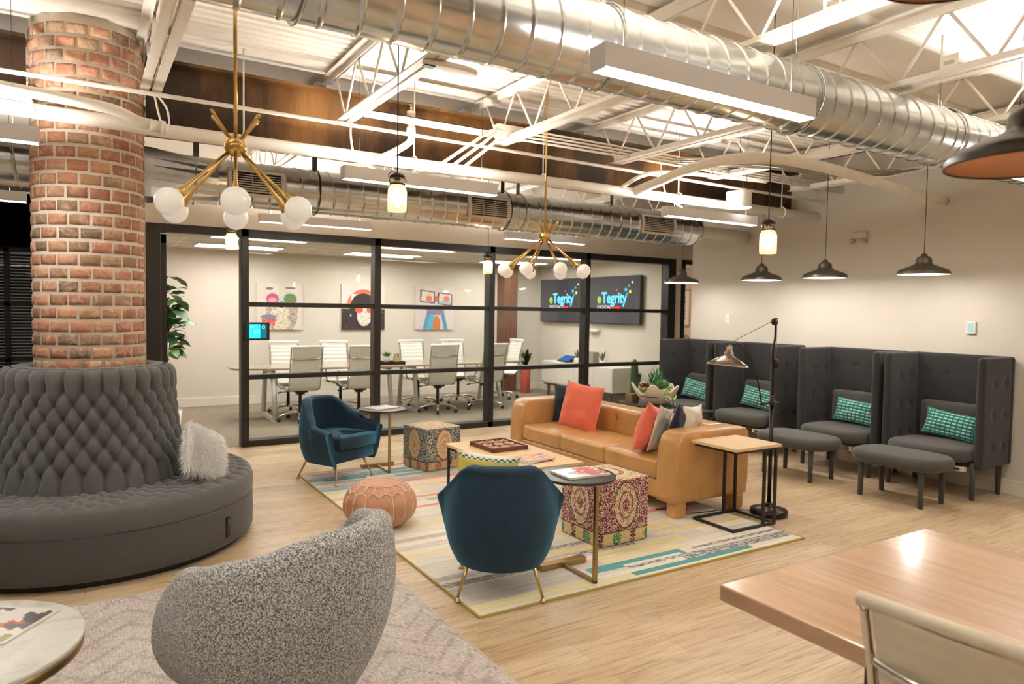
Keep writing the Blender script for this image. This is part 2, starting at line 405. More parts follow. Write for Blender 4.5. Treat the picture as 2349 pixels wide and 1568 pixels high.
def plight(parent, loc, power, radius=.03, col=(1, .85, .65), spot=None):
    d = bpy.data.lights.new('lamp_light', 'SPOT' if spot else 'POINT'); d.energy = power; d.shadow_soft_size = radius; d.color = col
    if spot: d.spot_size = spot; d.spot_blend = .6
    o = bpy.data.objects.new('lamp_light', d); C.objects.link(o); o.parent = parent; o.location = loc; return o
def text_mesh(s, size, loc, rot, mat, parent, name='lettering', ext=.001, bold=0, width=None, sx=1):
    cu = bpy.data.curves.new('t', 'FONT'); cu.body = s; cu.size = size; cu.extrude = ext; cu.align_x = 'LEFT'; cu.offset = bold
    t = bpy.data.objects.new('t', cu); C.objects.link(t); bpy.context.view_layer.update()
    me = bpy.data.meshes.new_from_object(t.evaluated_get(bpy.context.evaluated_depsgraph_get())); bpy.data.objects.remove(t); bpy.data.curves.remove(cu)
    me.materials.clear(); me.materials.append(mat)
    o = bpy.data.objects.new(name, me); C.objects.link(o); o.parent = parent; o.location = loc; o.rotation_euler = rot; o.scale = (sx, 1, 1); return o
def arc(c, r, a0, a1, n, ax=(1, 0, 0), ay=(0, 1, 0)):
    c, ax, ay = Vector(c), Vector(ax), Vector(ay)
    return [c+ax*r*math.cos(a0+(a1-a0)*i/n)+ay*r*math.sin(a0+(a1-a0)*i/n) for i in range(n+1)]
def smooth_path(P, n=6, closed=False):
    P = [Vector(p) for p in P]; out = []; N = len(P)
    for i in range(N-1 if not closed else N):
        p0 = P[i-1] if (i > 0 or closed) else P[0]; p1 = P[i]; p2 = P[(i+1) % N]; p3 = P[(i+2) % N] if (i+2 < N or closed) else P[-1]
        for k in range(n):
            t = k/n; out.append(.5*((2*p1)+(p2-p0)*t+(2*p0-5*p1+4*p2-p3)*t*t+(3*p1-p0-3*p2+p3)*t**3))
    if not closed: out.append(P[-1])
    return out
# ================================================================ THE ROOM
GY = 8.41; RX = 7.19; DZ = 3.36; CZ = 2.5
struct('floor', MB().bx(-5, 12, -4, GY-.02, -.1, 0).bx(-5, .42, GY-.02, 13.95, -.1, 0), FLOOR)
struct('floor', MB().bx(.42, 8.3, GY-.02, 12.25, -.1, 0), CARPET)
# corrugated roof deck over the lounge, ribs run along X
def deck(x0, x1, y0, y1):
    b = MB(); y = y0; prof = []
    dense = [(-3, -2.2), (-.3, .6), (3.6, 5.25), (6.0, 6.9)]
    while y < y1:
        if any(a <= y < c for a, c in dense):
            for q, z in ((0, .02), (.045, .02), (.055, .04), (.08, .04)): prof.append((y+q, DZ+z))
            y += .09
        else:
            for q, z in ((0, .04), (.02, .015), (.06, .015), (.08, .04), (.64, .04)): prof.append((y+q, DZ+z))
            y += .64
    prof = [p for p in prof if p[0] < y1]+[(y1, DZ+.04)]
    vs = []; fs = []
    for (yy, z) in prof: vs += [(x0, yy, z), (x1, yy, z)]
    n = len(vs); vs += [(x0, y1, DZ+.1), (x1, y1, DZ+.1), (x0, y0, DZ+.1), (x1, y0, DZ+.1)]
    for i in range(len(prof)-1): fs.append((2*i, 2*i+2, 2*i+3, 2*i+1))
    fs += [(n, n+2, n+3, n+1), (n-2, n, n+1, n-1), (0, 1, n+3, n+2)]
    b.add(vs, fs, False); return b
struct('ceiling', deck(-5, 12, -4, 13.95), DECK)
# walls
b = MB(); b.bx(.42, .58, GY-.05, GY+.1, 0, DZ); b.bx(.58, 12, GY-.05, GY+.1, 2.47, DZ); b.bx(8.2, 8.34, GY-.05, GY+.1, 0, 2.47)
b.bx(9.75, 12, GY-.05, GY+.1, 0, 2.47); struct('wall_back', b, WALL)
struct('wall_right', MB().bx(RX, RX+.16, -4, 7.0, 0, DZ), WALL_R)
struct('wall_left', MB().bx(-5.1, -5, -4, 13.95, 0, DZ), WALL)
struct('wall_front', MB().bx(-5, RX, -4.1, -4, 0, DZ), WALL)
struct('wall_hall', MB().bx(RX+.16, 12, 6.9, 7.0, 0, DZ).bx(12, 12.1, 6.9, 11.2, 0, DZ), WALL)
struct('baseboard_right', MB().bx(RX-.018, RX, -4, 7.0, 0, .135), TRIMW, .004)
# conference room shell
struct('wall_conference_back', MB().bx(.42, 8.3, 12.1, 12.25, 0, CZ), WALL)
struct('wall_conference_right', MB().bx(8.05, 8.2, GY+.1, 12.1, 0, CZ), WALL)
struct('wall_conference_left', MB().bx(.42, .55, GY+.1, 12.1, 0, CZ), WALL)
struct('baseboard_back', MB().bx(.55, 8.05, 12.082, 12.1, 0, .14).bx(8.03, 8.05, GY+.12, 12.08, 0, .14), TRIMW, .004)
b = MB(); b.bx(.42, 8.3, GY+.1, 12.25, CZ, CZ+.1); struct('ceiling', b, M('acoustic_tile', S(206, 197, 180), .9, var=.05, vs=30, bmp=.3, bs_=120))
b = MB()
for i in range(13): b.bx(.55+i*.61, .574+i*.61, GY+.1, 12.1, CZ-.006, CZ+.002)
for i in range(6): b.bx(.55, 8.05, GY+.4+i*.61, GY+.424+i*.61, CZ-.006, CZ+.002)
struct('trim_1', b, TRIMW)
# far wall at left with dark office window
b = MB(); b.bx(-5, -1.5, 13.8, 13.95, 0, DZ); b.bx(-1.5, .42, 13.8, 13.95, 2.5, DZ); b.bx(-5, .42, 13.8, 13.95, 2.5, DZ); b.bx(.3, .42, GY+.1, 13.8, 0, DZ)
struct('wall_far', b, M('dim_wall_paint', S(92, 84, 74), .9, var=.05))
b = MB()
for x in (-1.5, -1.05, .22): b.bx(x, x+.08, 13.72, 13.82, 0, 2.5)
for z in (.0, .66, 1.55, 2.42): b.bx(-1.5, .3, 13.72, 13.82, z, z+.07)
fr = b.build('window_2', BLACKM, kind='structure', bevel=.004)
MB().bx(-1.42, .25, 13.77, 13.78, .05, 2.45).build('pane', DARKG, fr)
b = MB()
for k in range(46): b.box((-.6, 13.9, .12+k*.05), (1.75, .02, .028), Matrix.Rotation(R(35), 3, 'X'))
b.build('window_blind', M('grey_blind', S(96, 100, 104), .7), fr)
# hallway doorway at right of glass wall
b = MB(); b.bx(8.36, 8.42, GY-.07, GY+.12, 0, 2.47); b.bx(9.7, 9.76, GY-.07, GY+.12, 0, 2.47); b.bx(8.36, 9.76, GY-.07, GY+.12, 2.40, 2.47)
struct('door_2', b, BLACKM, .004)
struct('wall_hall_end', MB().bx(8.2, 12, 11.1, 11.25, 0, 2.6), WALL_P)
struct('ceiling', MB().bx(8.3, 12, GY+.1, 11.25, 2.6, 2.7), TRIMW)
t = thing('ceiling_light', 'bright strip light on the ceiling of the room past the far doorway', 'light', (10.2, 10.0, 2.56)); MB().box((0, 0, .018), (1.3, .2, .04)).build('housing', WHITEP, t); MB().box((0, 0, -.006), (1.24, .16, .008)).build('diffuser', TROF, t)
# black framed glass wall
b = MB(); yy0, yy1 = GY-.075, GY+.075
b.bx(.58, .72, yy0, yy1, 0, 2.47)                       # door jamb
for x in (1.53, 3.10, 4.74, 6.38): b.bx(x, x+.085, yy0, yy1, 0, 2.47)
b.bx(8.04, 8.2, yy0, yy1, 0, 2.47)
b.bx(.72, 8.04, yy0, yy1, 2.38, 2.47); b.bx(1.6, 8.04, yy0, yy1, 0, .075)
b.bx(1.6, 8.04, yy0+.02, yy1-.02, 1.60, 1.655); b.bx(1.6, 8.04, yy0+.02, yy1-.02, .77, .825)
win = b.build('window_1', BLACKM, kind='structure', bevel=.005)
for i, (x0, x1) in enumerate(((1.615, 3.10), (3.185, 4.74), (4.825, 6.38), (6.465, 8.04))):
    for z0, z1 in ((.075, .77), (.825, 1.60), (1.655, 2.38)): MB().bx(x0, x1, GY-.006, GY+.006, z0, z1).build('pane', GLASS, win)
d = MB().bx(.735, .79, GY+.08, GY+.99, .01, .11).bx(.735, .79, GY+.08, GY+.99, 2.27, 2.37).bx(.735, .79, GY+.08, GY+.17, .01, 2.37).bx(.735, .79, GY+.90, GY+.99, .01, 2.37).build('door_1', BLACKM, kind='structure', bevel=.004)
MB().bx(.76, .768, GY+.17, GY+.90, .11, 2.27).build('pane', GLASS, d)
h = MB().tube([(.79, GY+.8, .95), (.86, GY+.8, .95), (.87, GY+.8, .97)], .014, 8).build('door_handle', BLACKP, d, label='black bent pull handle with a clear grip')
MB().cyl((.865, GY+.8, .98), (.865, GY+.8, 1.16), .011, n=10).build('grip', CHROME, h)
# ================================================================ brick column
CX, CY, CR = .05, 5.48, .325
t = thing('brick_column', 'round red brick column with thick pale mortar rising to the roof deck', 'column', (CX, CY, 0))
MB().lathe([(CR-.005, .4), (CR-.005, DZ+.02)], 64).build('mortar', MORTAR, t)
pal = [S(176, 124, 98), S(190, 134, 106), S(164, 112, 88), S(150, 122, 96), S(162, 130, 100), S(200, 152, 122), S(130, 108, 88), S(184, 144, 112), S(174, 124, 94), S(158, 112, 86)]
b = MB(); rows = 27; rh = .0835; nb = 16; z = 1.09
for rI in range(rows):
    z0 = z+rI*rh; off = (rI % 2)*.5+random.uniform(-.06, .06)
    for k in range(nb):
        a0 = 2*PI*(k+off+.065)/nb+random.uniform(-.006, .006); a1 = 2*PI*(k+off+.935)/nb+random.uniform(-.006, .006)
        col = random.choice(pal); ro = CR+random.uniform(.0, .003); zb, zt = z0+random.uniform(0, .004), z0+rh-.018+random.uniform(-.004, .002)
        na, nz = 5, 3; vs = []; fs = []
        for i in range(na+1):
            for j in range(nz+1):
                u, v = i/na, j/nz; ed = (0 < i < na) and (0 < j < nz)
                rr = ro-(0 if ed else .003)+random.uniform(-.0015, .0015); a = a0+(a1-a0)*u+(0 if 0 < i < na else 0)
                vs.append((rr*math.cos(a), rr*math.sin(a), zb+(zt-zb)*v+random.uniform(-.0015, .0015)))
        q = (na+1)*(nz+1)
        for i in range(na):
            for j in range(nz): fs.append((i*(nz+1)+j, (i+1)*(nz+1)+j, (i+1)*(nz+1)+j+1, i*(nz+1)+j+1))
        ring = [i*(nz+1) for i in range(na+1)]+[na*(nz+1)+j for j in range(1, nz+1)]+[i*(nz+1)+nz for i in range(na-1, -1, -1)]+[j for j in range(nz-1, 0, -1)]
        for m_ in ring:
            x, y, zz = vs[m_]; s_ = (CR-.02)/math.hypot(x, y); vs.append((x*s_, y*s_, zz))
        L_ = len(ring)
        for i in range(L_): fs.append((ring[(i+1) % L_], ring[i], q+i, q+(i+1) % L_))
        b.add(vs, fs, True, [col]*len(fs))
b.build('bricks', BRICK, t)
# ================================================================ steel above
for xa, xb, lb in ((CX+CR+.01, RX-.002, 'heavy rust and gold patinated steel girder from the brick column to the right wall'), (-5, CX-CR-.01, 'dark rusty girder end seen left of the brick column')):
    t = thing('steel_girder', lb, 'beam', (0, 5.45, 2.8))
    MB().bx(xa, xb, -.008, .008, .0, .46).build('web', RUST, t); MB().bx(xa, xb, -.1, .1, 0, .022).build('bottom_flange', RUST, t); MB().bx(xa, xb, -.1, .1, .44, .462).build('top_flange', RUST, t)
def joist(y0, y1, cut):
    t = thing('bar_joist', '', 'joist', (0, 0, 2.95), 0, 'white steel bar joists under the roof deck')
    b = MB()
    for s in (-1, 1):
        b.bx(s*.012+(0 if s > 0 else -.05), s*.012+(.05 if s > 0 else 0), y0, cut, 0, .006); b.bx(s*.012-.003, s*.012+.003, y0, cut, 0, .05)
    b.build('bottom_chord', STEELW, t)
    b = MB()
    for s in (-1, 1):
        b.bx(s*.012+(0 if s > 0 else -.05), s*.012+(.05 if s > 0 else 0), y0, y1, .40, .408); b.bx(s*.012-.003, s*.012+.003, y0, y1, .36, .40)
    b.build('top_chord', STEELW, t)
    b = MB(); p = .52; y = y0+.1; up = False
    while y+p/2 < cut+.05:
        a = (0, y, .02 if not up else .39); c = (0, min(y+p/2, cut), .39 if not up else .02); b.tube([a, c], .009, 8); y += p/2; up = not up
    b.tube([(0, cut-.02, .02), (0, min(cut+.2, y1), .38)], .009, 8)
    b.build('web_rods', STEELW, t); return t
JX = [.385, 1.64, 2.93, 4.17, 5.42, 6.66, -.87, -2.12, -3.4]
jn = ['second joist right of the brick column', 'third joist right of the brick column, over the near gold chandelier', 'middle joist passing behind the near linear light', 'joist running over the tan sofa', 'joist running over the near end of the black pendants', 'joist nearest the right wall', 'joist just left of the brick column', 'joist further left of the brick column', 'leftmost joist']
jl = ['white steel bar joist meeting the girder right beside the brick column', 'white steel bar joist meeting the girder behind the near gold chandelier rod', 'white steel bar joist meeting the girder at the conduit junction box', 'white steel bar joist crossing above the near linear light toward the arched pipe', 'white steel bar joist ending above the white drum shade', 'white steel bar joist nearest the right wall', 'white steel bar joist left of the brick column', 'white steel bar joist far left over the round settee', 'white steel bar joist furthest left, out past the settee']
j0 = None
for i, x in enumerate(JX):
    if j0 is None: j0 = joist(-3.9, 5.35, 5.05); j0.location = (x, 0, 2.95); j0['label'] = jl[i]
    else: copy_thing(j0, jl[i], (x, 0, 2.95))
k0 = None
for i, x in enumerate(JX[:6]+[-.87]):
    lb = ['behind the brick column side', 'behind the near chandelier', 'over the middle of the long duct', 'over the right part of the long duct', 'near the right end of the long duct', 'beside the right wall', 'left of the brick column'][i]
    if k0 is None:
        k0 = joist(5.55, 8.35, 8.2); k0.name = 'bar_joist'; k0.location = (x, 0, 2.95); k0['label'] = 'far white bar joist past the girder, '+lb
    else: copy_thing(k0, 'far white bar joist past the girder, '+lb, (x, 0, 2.95))
def pipe(name, label, cat, pts, r, mat, n=14, group=None): return tag(MB().tube(pts, r, n).build(name, mat), label, cat, group)
pipe('bridging_rod', 'thin straight white rod tying the joist ends along the girder', 'rod', [(-5, 5.0, 2.93), (2, 5.0, 2.92), (RX, 5.0, 2.875)], .014, STEELW)
t = thing('sprinkler_main', 'long thick white pipe running below the rusty girder', 'pipe', (0, 5.08, 2.72))
MB().tube([(-5, -.02, .03), (-.4, 0, .02), (-.15, -.09, -.005), (.2, -.1, -.01), (.5, 0, .0), (2, 0, 0), (RX-.02, 0, 0)], .045, 16).build('pipe_run', STEELW, t)
for x in (.95, 2.2, 3.4, 5.0, 6.55):
    b = MB(); b.tube(arc((x, 0, 0), .056, PI*-1, PI, 14, (0, 1, 0), (0, 0, 1)), .008, 6); b.cyl((x, 0, .05), (x, 0, .62), .006, n=8); b.build('hanger', STEELW, t)
t = thing('sprinkler_drop', 'white elbow pipe with upright sprinkler head beside hanging jar lamp', 'pipe', (2.13, 4.98, 2.7))
MB().tube(smooth_path([(-.28, .08, .0), (-.2, 0, .03), (-.04, 0, .13), (0, 0, .18), (0, 0, .24), (0, 0, .38)], 5), .026, 12).build('elbow_pipe', STEELW, t)
MB().lathe([(.034, .22), (.034, .27)], 16).lathe([(.032, .35), (.034, .385)], 16).build('coupling', STEELW, t)
MB().lathe([(.008, .38), (.012, .41), (.005, .42), (.02, .43), (.02, .434)], 12).build('sprinkler_head', BRASS, t)
pipe('arched_pipe', 'large white pipe bending in an arch toward the right wall', 'pipe', smooth_path([(4.42, 5.06, 2.73), (4.4, 4.7, 2.77), (4.33, 4.3, 2.8), (4.33, 3.9, 2.81), (4.48, 3.7, 2.81), (4.8, 3.62, 2.81), (5.4, 3.62, 2.8), (6.3, 3.66, 2.76), (RX-.01, 3.69, 2.73)], 6), .042, STEELW, 16)
pipe('branch_pipe', 'slim white pipe with rounded corner crossing the girder near the drum shade', 'pipe', smooth_path([(4.25, 5.06, 2.74), (4.45, 5.0, 2.87), (4.75, 4.96, 2.93), (5.5, 4.95, 2.97), (6.1, 4.93, 2.985)], 6), .02, STEELW)
# junction box, conduits
t = thing('junction_box', 'white square junction box where the curved conduits meet', 'junction box', (2.93, 4.88, 3.02)); MB().box((0, 0, 0), (.24, .07, .11)).build('box_body', STEELW, t, bevel=.006); MB().box((.0, -.038, 0), (.22, .006, .09)).build('cover', STEELW, t)
for i in range(3):
    pipe('conduit', ['leftmost of three bent white conduits dropping from the junction box', 'middle of three bent white conduits dropping from the junction box', 'rightmost of three bent white conduits dropping from the junction box'][i], 'conduit',
         smooth_path([(2.84+i*.05, 4.85, 3.02), (2.74+i*.06, 4.85, 3.0), (2.6+i*.08, 4.85, 2.90), (2.36+i*.1, 4.97, 2.71)], 6), .013, STEELW, 10, 'bent conduits by the junction box')
for i in range(4):
    pipe('conduit', ['top', 'second', 'third', 'lowest'][i]+' of four straight white conduits running right along the girder', 'conduit', [(3.04, 4.86-.0*i, 3.06-.028*i), (RX-.02, 4.86-.03*i, 3.05-.032*i)], .010, STEELW, 8, 'straight conduits along the girder')
t = thing('strut_channel', 'white strut channel crossing in front of the girder top', 'strut', (0, 4.93, 2.96)); MB().bx(1.75, 2.82, -.02, .02, .06, .066).bx(1.75, 2.82, -.02, -.016, .02, .066).bx(1.75, 2.82, .016, .02, .02, .066).build('channel', STEELW, t)
b = MB()
for k in range(16):
    o = [random.uniform(-.12, .12) for _ in range(3)]; b.tube(smooth_path([(4.6, 4.7+o[0]*.4, 2.98+o[1]*.2), (5.1, 4.2+o[0], 2.93+o[1]*.3), (5.7, 3.9+o[2], 2.88+o[1]*.3), (6.3, 3.8+o[0]*.8, 2.92+o[2]*.2), (6.66, 3.75+o[1], 2.97)], 5), .005, 5)
tag(b.build('cable_bundle', M('grey_cable', S(150, 144, 130), .6)), 'loose bundle of grey data cables slung under the joists near right wall', 'cables')['kind'] = 'stuff'
t = thing('cable_loop', 'pale cable loop dangling from the joist end beside the brick column', 'cable', (.4, 4.95, 2.9)); MB().tube(smooth_path([(.0, 0, .0), (.02, 0, -.1), (.05, 0, -.2), (.08, 0, -.2), (.07, -.01, -.08), (.02, 0, .0)], 6), .007, 6).build('cord', STEELW, t)
pipe('ceiling_cable', 'pale cable hanging from joist to the middle left linear light', 'cable', smooth_path([(1.64, 4.9, 2.93), (1.62, 4.85, 2.8), (1.64, 4.8, 2.66), (1.76, 4.74, 2.57)], 6), .008, STEELW, 6)
pipe('ceiling_cable', 'pale cable hanging from the ceiling to the linear light by the drum shade', 'cable', smooth_path([(4.58, 4.9, 3.0), (4.58, 4.85, 2.78), (4.6, 4.8, 2.66), (4.72, 4.74, 2.57)], 6), .008, STEELW, 6)
t = thing('emergency_speaker', 'grey beige oval device fixed under a joist near the near duct', 'sensor', (1.75, 3.55, 2.95)); MB().pad([(x*.17, y*.05) for x, y in [(math.cos(a*PI/12), math.sin(a*PI/12)) for a in range(24)]], -.03, 0, .012).build('body', STEELW, t); MB().box((-.13, -.0, -.034), (.06, .04, .006)).build('vent', BLACKP, t)
# galvanised ducts
def spiral(x0, x1, R_, p=.132):
    b = MB(); pr = [(0, 0), (.008, 0), (p-.026, 0), (p-.019, 0), (p-.015, .0045), (p-.009, .006), (p-.004, .0035), (p-.002, 0)]
    nseg = int((x1-x0)/p)+1; nt_ = 48; vs = []; cols = []
    for i in range(nseg):
        for (dx, dr) in pr: cols.append((x0+i*p+dx, dr))
    cols.append((x0+nseg*p, 0)); m = len(cols)
    for j in range(nt_+1):
        a = 2*PI*j/nt_
        for (x, dr) in cols:
            xx = max(x0, min(x1, x-p*.5+p*j/nt_)); vs.append((xx, (R_+dr)*math.cos(a), (R_+dr)*math.sin(a)))
    fs = [(j*m+i, (j+1)*m+i, (j+1)*m+i+1, j*m+i+1) for j in range(nt_) for i in range(m-1)]
    b.add(vs, fs, True); return b
t = thing('spiral_duct', 'large shiny spiral duct crossing the top of the picture near the camera', 'duct', (0, 2.42, 2.728))
spiral(-5, RX-.02, .168).build('duct_body', GALV, t)
for x in (.62, 1.9, 3.2, 4.6):
    b = MB(); b.tube(arc((x, 0, 0), .178, 0, 2*PI, 40, (0, 1, 0), (0, 0, 1))[:-1], .005, 5, True); b.box((x, 0, .20), (.05, .004, .06)); b.cyl((x, 0, .17), (x, 0, .63), .006, n=8); b.build('hanger_band', GALV, t)
t = thing('spiral_duct', 'long spiral duct with three louvered vents hanging along the glass wall', 'duct', (0, 6.1, 2.592))
b = spiral(.92, 6.2, .183); b.build('duct_body', GALV, t)
spiral(-5, -.2, .183).build('duct_body', GALV, t)
b = MB(); v0 = [(.1, y*.19, z*.19) for y, z in ((-1, -1), (1, -1), (1, 1), (-1, 1))]; n_ = 24
ring = lambda x, r: [(x, r*math.cos(2*PI*k/n_), r*math.sin(2*PI*k/n_)) for k in range(n_)]
def sq(x, h): 
    o = []
    for k in range(n_):
        a = 2*PI*k/n_; c, s = math.cos(a), math.sin(a); m_ = max(abs(c), abs(s)); o.append((x, c/m_*h, s/m_*h))
    return o
secs = [ring(-.2, .183), sq(.12, .183), sq(.45, .183), ring(.93, .183)]
vs = [p for s_ in secs for p in s_]; b.add(vs, [(i*n_+k, i*n_+(k+1) % n_, (i+1)*n_+(k+1) % n_, (i+1)*n_+k) for i in range(3) for k in range(n_)], False); b.build('plenum', GALV, t)
MB().lathe([(.183, 0), (.183, .05), (.175, .055), (.0001, .06)], 40).build('end_cap', GALV, t, loc=(6.2, 0, 0), rot=(0, R(90), 0))
MB().cyl((6.22, 0, 0), (RX-.01, 0, -.01), .07, n=28).build('end_stub', STEELW, t)
for x0, x1 in ((.985, 1.43), (3.12, 3.59), (5.29, 5.80)):
    A0, A1 = R(152), R(208); f = MB(); rr = .19
    def gp(x, a, r=rr): return (x, r*math.cos(a), r*math.sin(a))
    L0, L1 = R(150), R(214)
    for (xa, xb, a0, a1) in ((x0, x0+.035, L0, L1), (x1-.035, x1, L0, L1), (x0, x1, L0, L0+.13), (x0, x1, L1-.13, L1)):
        k = 10; vs = []; fs = []
        for i in range(k+1):
            a = a0+(a1-a0)*i/k; vs += [gp(xa, a, .197), gp(xb, a, .197), gp(xa, a, .181), gp(xb, a, .181)]
        for i in range(k):
            o = i*4; fs += [(o, o+1, o+5, o+4), (o, o+4, o+6, o+2), (o+1, o+3, o+7, o+5)]
        f.add(vs, fs, True)
    v = f.build('vent_grille', STEELW, t)
    s = MB()
    for i in range(1, 9):
        a = L0+.13+(L1-L0-.26)*i/9; s.box(((x0+x1)/2, .19*math.cos(a), .19*math.sin(a)), (x1-x0-.05, .022, .004), Matrix.Rotation(a+R(25), 3, 'X'))
    s.build('louvers', STEELW, v)
    k = 10; vs = []; fs = []
    for i in range(k+1):
        a = L0+.1+(L1-L0-.2)*i/k; vs += [gp(x0+.03, a, .187), gp(x1-.03, a, .187)]
    MB_ = MB(); MB_.add(vs, [(2*i, 2*i+1, 2*i+3, 2*i+2) for i in range(k)], True); MB_.build('throat', BLACKP, v)
for x in (.76, 1.72, 3.60, 3.78, 5.0):
    b = MB(); b.box((x, -.18 if x < 1 else 0, .45), (.042, .004, .60)); b.tube(arc((x, 0, 0), .194, 0, 2*PI, 32, (0, 1, 0), (0, 0, 1))[:-1], .005, 5, True); b.build('hanger_strap', DARKM if x in (1.72, 3.60) else GALV, t)
pipe('duct_branch', 'short spiral duct branching back from the long duct near its right end', 'duct', [(5.05, 6.22, 2.66), (5.2, 7.0, 2.80), (5.3, 8.3, 2.88)], .15, GALV, 24)
# ================================================================ linear fixtures
def linear():
    t = thing('linear_light', '', 'light', (0, 0, 0), 0, 'white linear pendant lights')
    b = MB(); b.bx(0, 1.2, -.045, -.041, .004, .09); b.bx(0, 1.2, .041, .045, .004, .09); b.bx(0, .006, -.041, .041, .0, .09); b.bx(1.194, 1.2, -.041, .041, .0, .09); b.bx(.006, 1.194, -.041, .041, .04, .05)
    b.build('housing', M('fixture_white', S(206, 202, 200), .45), t)
    MB().bx(.008, 1.192, -.0405, .0405, .004, .012).build('diffuser', LED, t)
    MB().bx(.02, 1.18, -.028, .028, .082, .086).build('uplight_lens', LEDUP, t)
    for wx in (.12, 1.08): MB().cyl((wx, 0, .086), (wx, 0, .87), .0016, n=6).build('suspension_wire', DARKM, t)
    return t
L = [(1.6, 2.05, 'near white linear light hung right in front of the large duct'), (1.52, 4.72, 'white linear light behind the near jar lamp, left of middle'), (4.5, 4.74, 'white linear light hung below the white drum shade'),
     (1.57, 7.6, 'white linear light by the glass wall, behind the near chandelier'), (4.42, 7.42, 'white linear light by the glass wall, behind the far chandelier'), (-1.39, 4.72, 'white linear light crossing in front of the brick column at left edge'),
     (-1.6, 7.5, 'white linear light left of the brick column, lower of the two there'), (4.85, 2.13, 'white linear light at the right edge beside the big blurred lamp'), (-1.4, 2.05, 'white linear light over the marble table, left of the camera'),
     (1.6, -.65, 'white linear light behind the camera, middle'), (4.8, -.65, 'white linear light behind the camera, right'), (-1.4, -.65, 'white linear light behind the camera, left')]
l0 = None
for x, y, lb in L:
    if l0 is None: l0 = linear(); l0.location = (x, y, 2.475); l0['label'] = lb
    else: copy_thing(l0, lb, (x, y, 2.475))
def troffer():
    t = thing('troffer_light', '', 'light', (0, 0, 0), 0, 'recessed lights in the conference room ceiling')
    MB().bx(0, 1.22, -.29, -.26, -.02, .0).bx(0, 1.22, .26, .29, -.02, 0).bx(0, .02, -.26, .26, -.02, 0).bx(1.2, 1.22, -.26, .26, -.02, 0).bx(0, 1.22, -.08, .08, -.02, 0).build('frame', TRIMW, t)
    for s in (-1, 1): MB().bx(.02, 1.2, s*.17-.055, s*.17+.055, -.012, -.004).build('lamp_strip', TROF, t)
    return t
t0 = None
for x, y, lb in ((1.4, 9.5, 'near left'), (3.65, 9.5, 'near middle'), (6.2, 9.5, 'near right'), (1.4, 11.1, 'far left'), (3.65, 11.1, 'far middle'), (6.2, 11.1, 'far right')):
    lb = lb+' recessed twin strip light in the conference room ceiling'
    if t0 is None: t0 = troffer(); t0.location = (x, y, CZ-.002); t0['label'] = lb
    else: copy_thing(t0, lb, (x, y, CZ-.002))
# ================================================================ pendants
def warehouse(R_=.185, mat=None, inner=None, cord=1.4, bulb=True):
    mat = mat or PENDM; inner = inner or WHITEP
    t = thing('pendant_lamp', '', 'lamp'); k = R_/.185
    pr = [(.185*a, .185*b_) for a, b_ in ((1, 0), (.985, .08), (.95, .15), (.86, .21), (.6, .31), (.38, .40), (.31, .46), (.30, .60), (.27, .67), (.2, .73), (.12, .77), (.105, .84), (.04, .86))]
    MB().shell([(r*k, z*k) for r, z in pr], 48).build('shade', mat, t)
    MB().shell([((r-.003)*k, (z-.001)*k) for r, z in pr[:8]]+[(.001, .11*k)], 48).build('shade_lining', inner, t, label='pale inner face of the shade')
    MB().tube([((R_-.0015)*math.cos(2*PI*i/48), (R_-.0015)*math.sin(2*PI*i/48), 0) for i in range(48)], .003*k, 6, True).build('rim', mat, t)
    MB().cyl((0, 0, .16*k), (0, 0, cord), .0035, n=6).build('cord', BLACKP, t)
    if bulb: MB().ball((0, 0, .05*k), .026*k, 12).build('bulb', FILC, t)
    return t
FILC = emis('neutral_bulb', (1, .92, .84), 25)
pn = [(3.50, .435, 'largest black metal pendant lamp, rightmost over the booths'), (4.49, .435, 'black metal pendant lamp second from right over the booths'), (5.28, .435, 'black metal pendant lamp third from right, behind a jar lamp'), (6.51, .435, 'smallest black metal pendant lamp, hanging by the glass wall corner')]
for y, D, lb in pn:
    p = warehouse(D/2, cord=1.38); p.location = (6.5, y, 1.985); p['label'] = lb; p['group'] = 'black pendants over the high back booths'
    plight(p, (0, 0, .035), 7, .06, (1, .97, .94))
COPPER = M('copper_lining', S(216, 164, 128), .5, .2, var=.1)
for x, y, z_, lb in ((1.87, .77, 1.955, 'large blurred dark pendant with copper lining hanging over the desk'), (1.70, .86, 2.385, 'dark pendant mostly above the frame at the top right')):
    p = warehouse(.178, DARKM, COPPER, .93, False); p.location = (x, y, z_); p['label'] = lb
def jar(lb, loc):
    t = thing('jar_pendant', lb, 'lamp', loc, 0, 'glass jar lamps on black cords')
    MB().shell([(.001, .0), (.046, .0), (.05, .006), (.05, .105), (.047, .122), (.04, .13), (.038, .14), (.041, .15), (.041, .175), (.038, .18)], 28).build('glass_jar', JARG, t)
    b = MB(); b.lathe([(.0435, .14), (.0435, .147)], 24); b.lathe([(.042, .178), (.040, .188), (.012, .205), (.006, .21)], 24); b.tube([(.043, 0, .145), (.05, 0, .17), (.03, 0, .2)], .0025, 6); b.tube([(-.043, 0, .145), (-.05, 0, .19), (-.03, 0, .215), (-.01, 0, .2)], .0025, 6); b.build('lid', DARKM, t)
    MB().lathe([(.016, .185), (.018, .15), (.014, .125)], 14).build('socket', BRASS, t)
    MB().shell([(.001, .02), (.015, .03), (.024, .055), (.025, .08), (.018, .105), (.012, .125)], 16).build('bulb', FIL, t)
    MB().cyl((0, 0, .2), (0, 0, 3.38-loc[2]), .0032, n=6).build('cord', BLACKP, t)
    plight(t, (0, 0, .07), 7, .03, (1, .7, .42)); return t
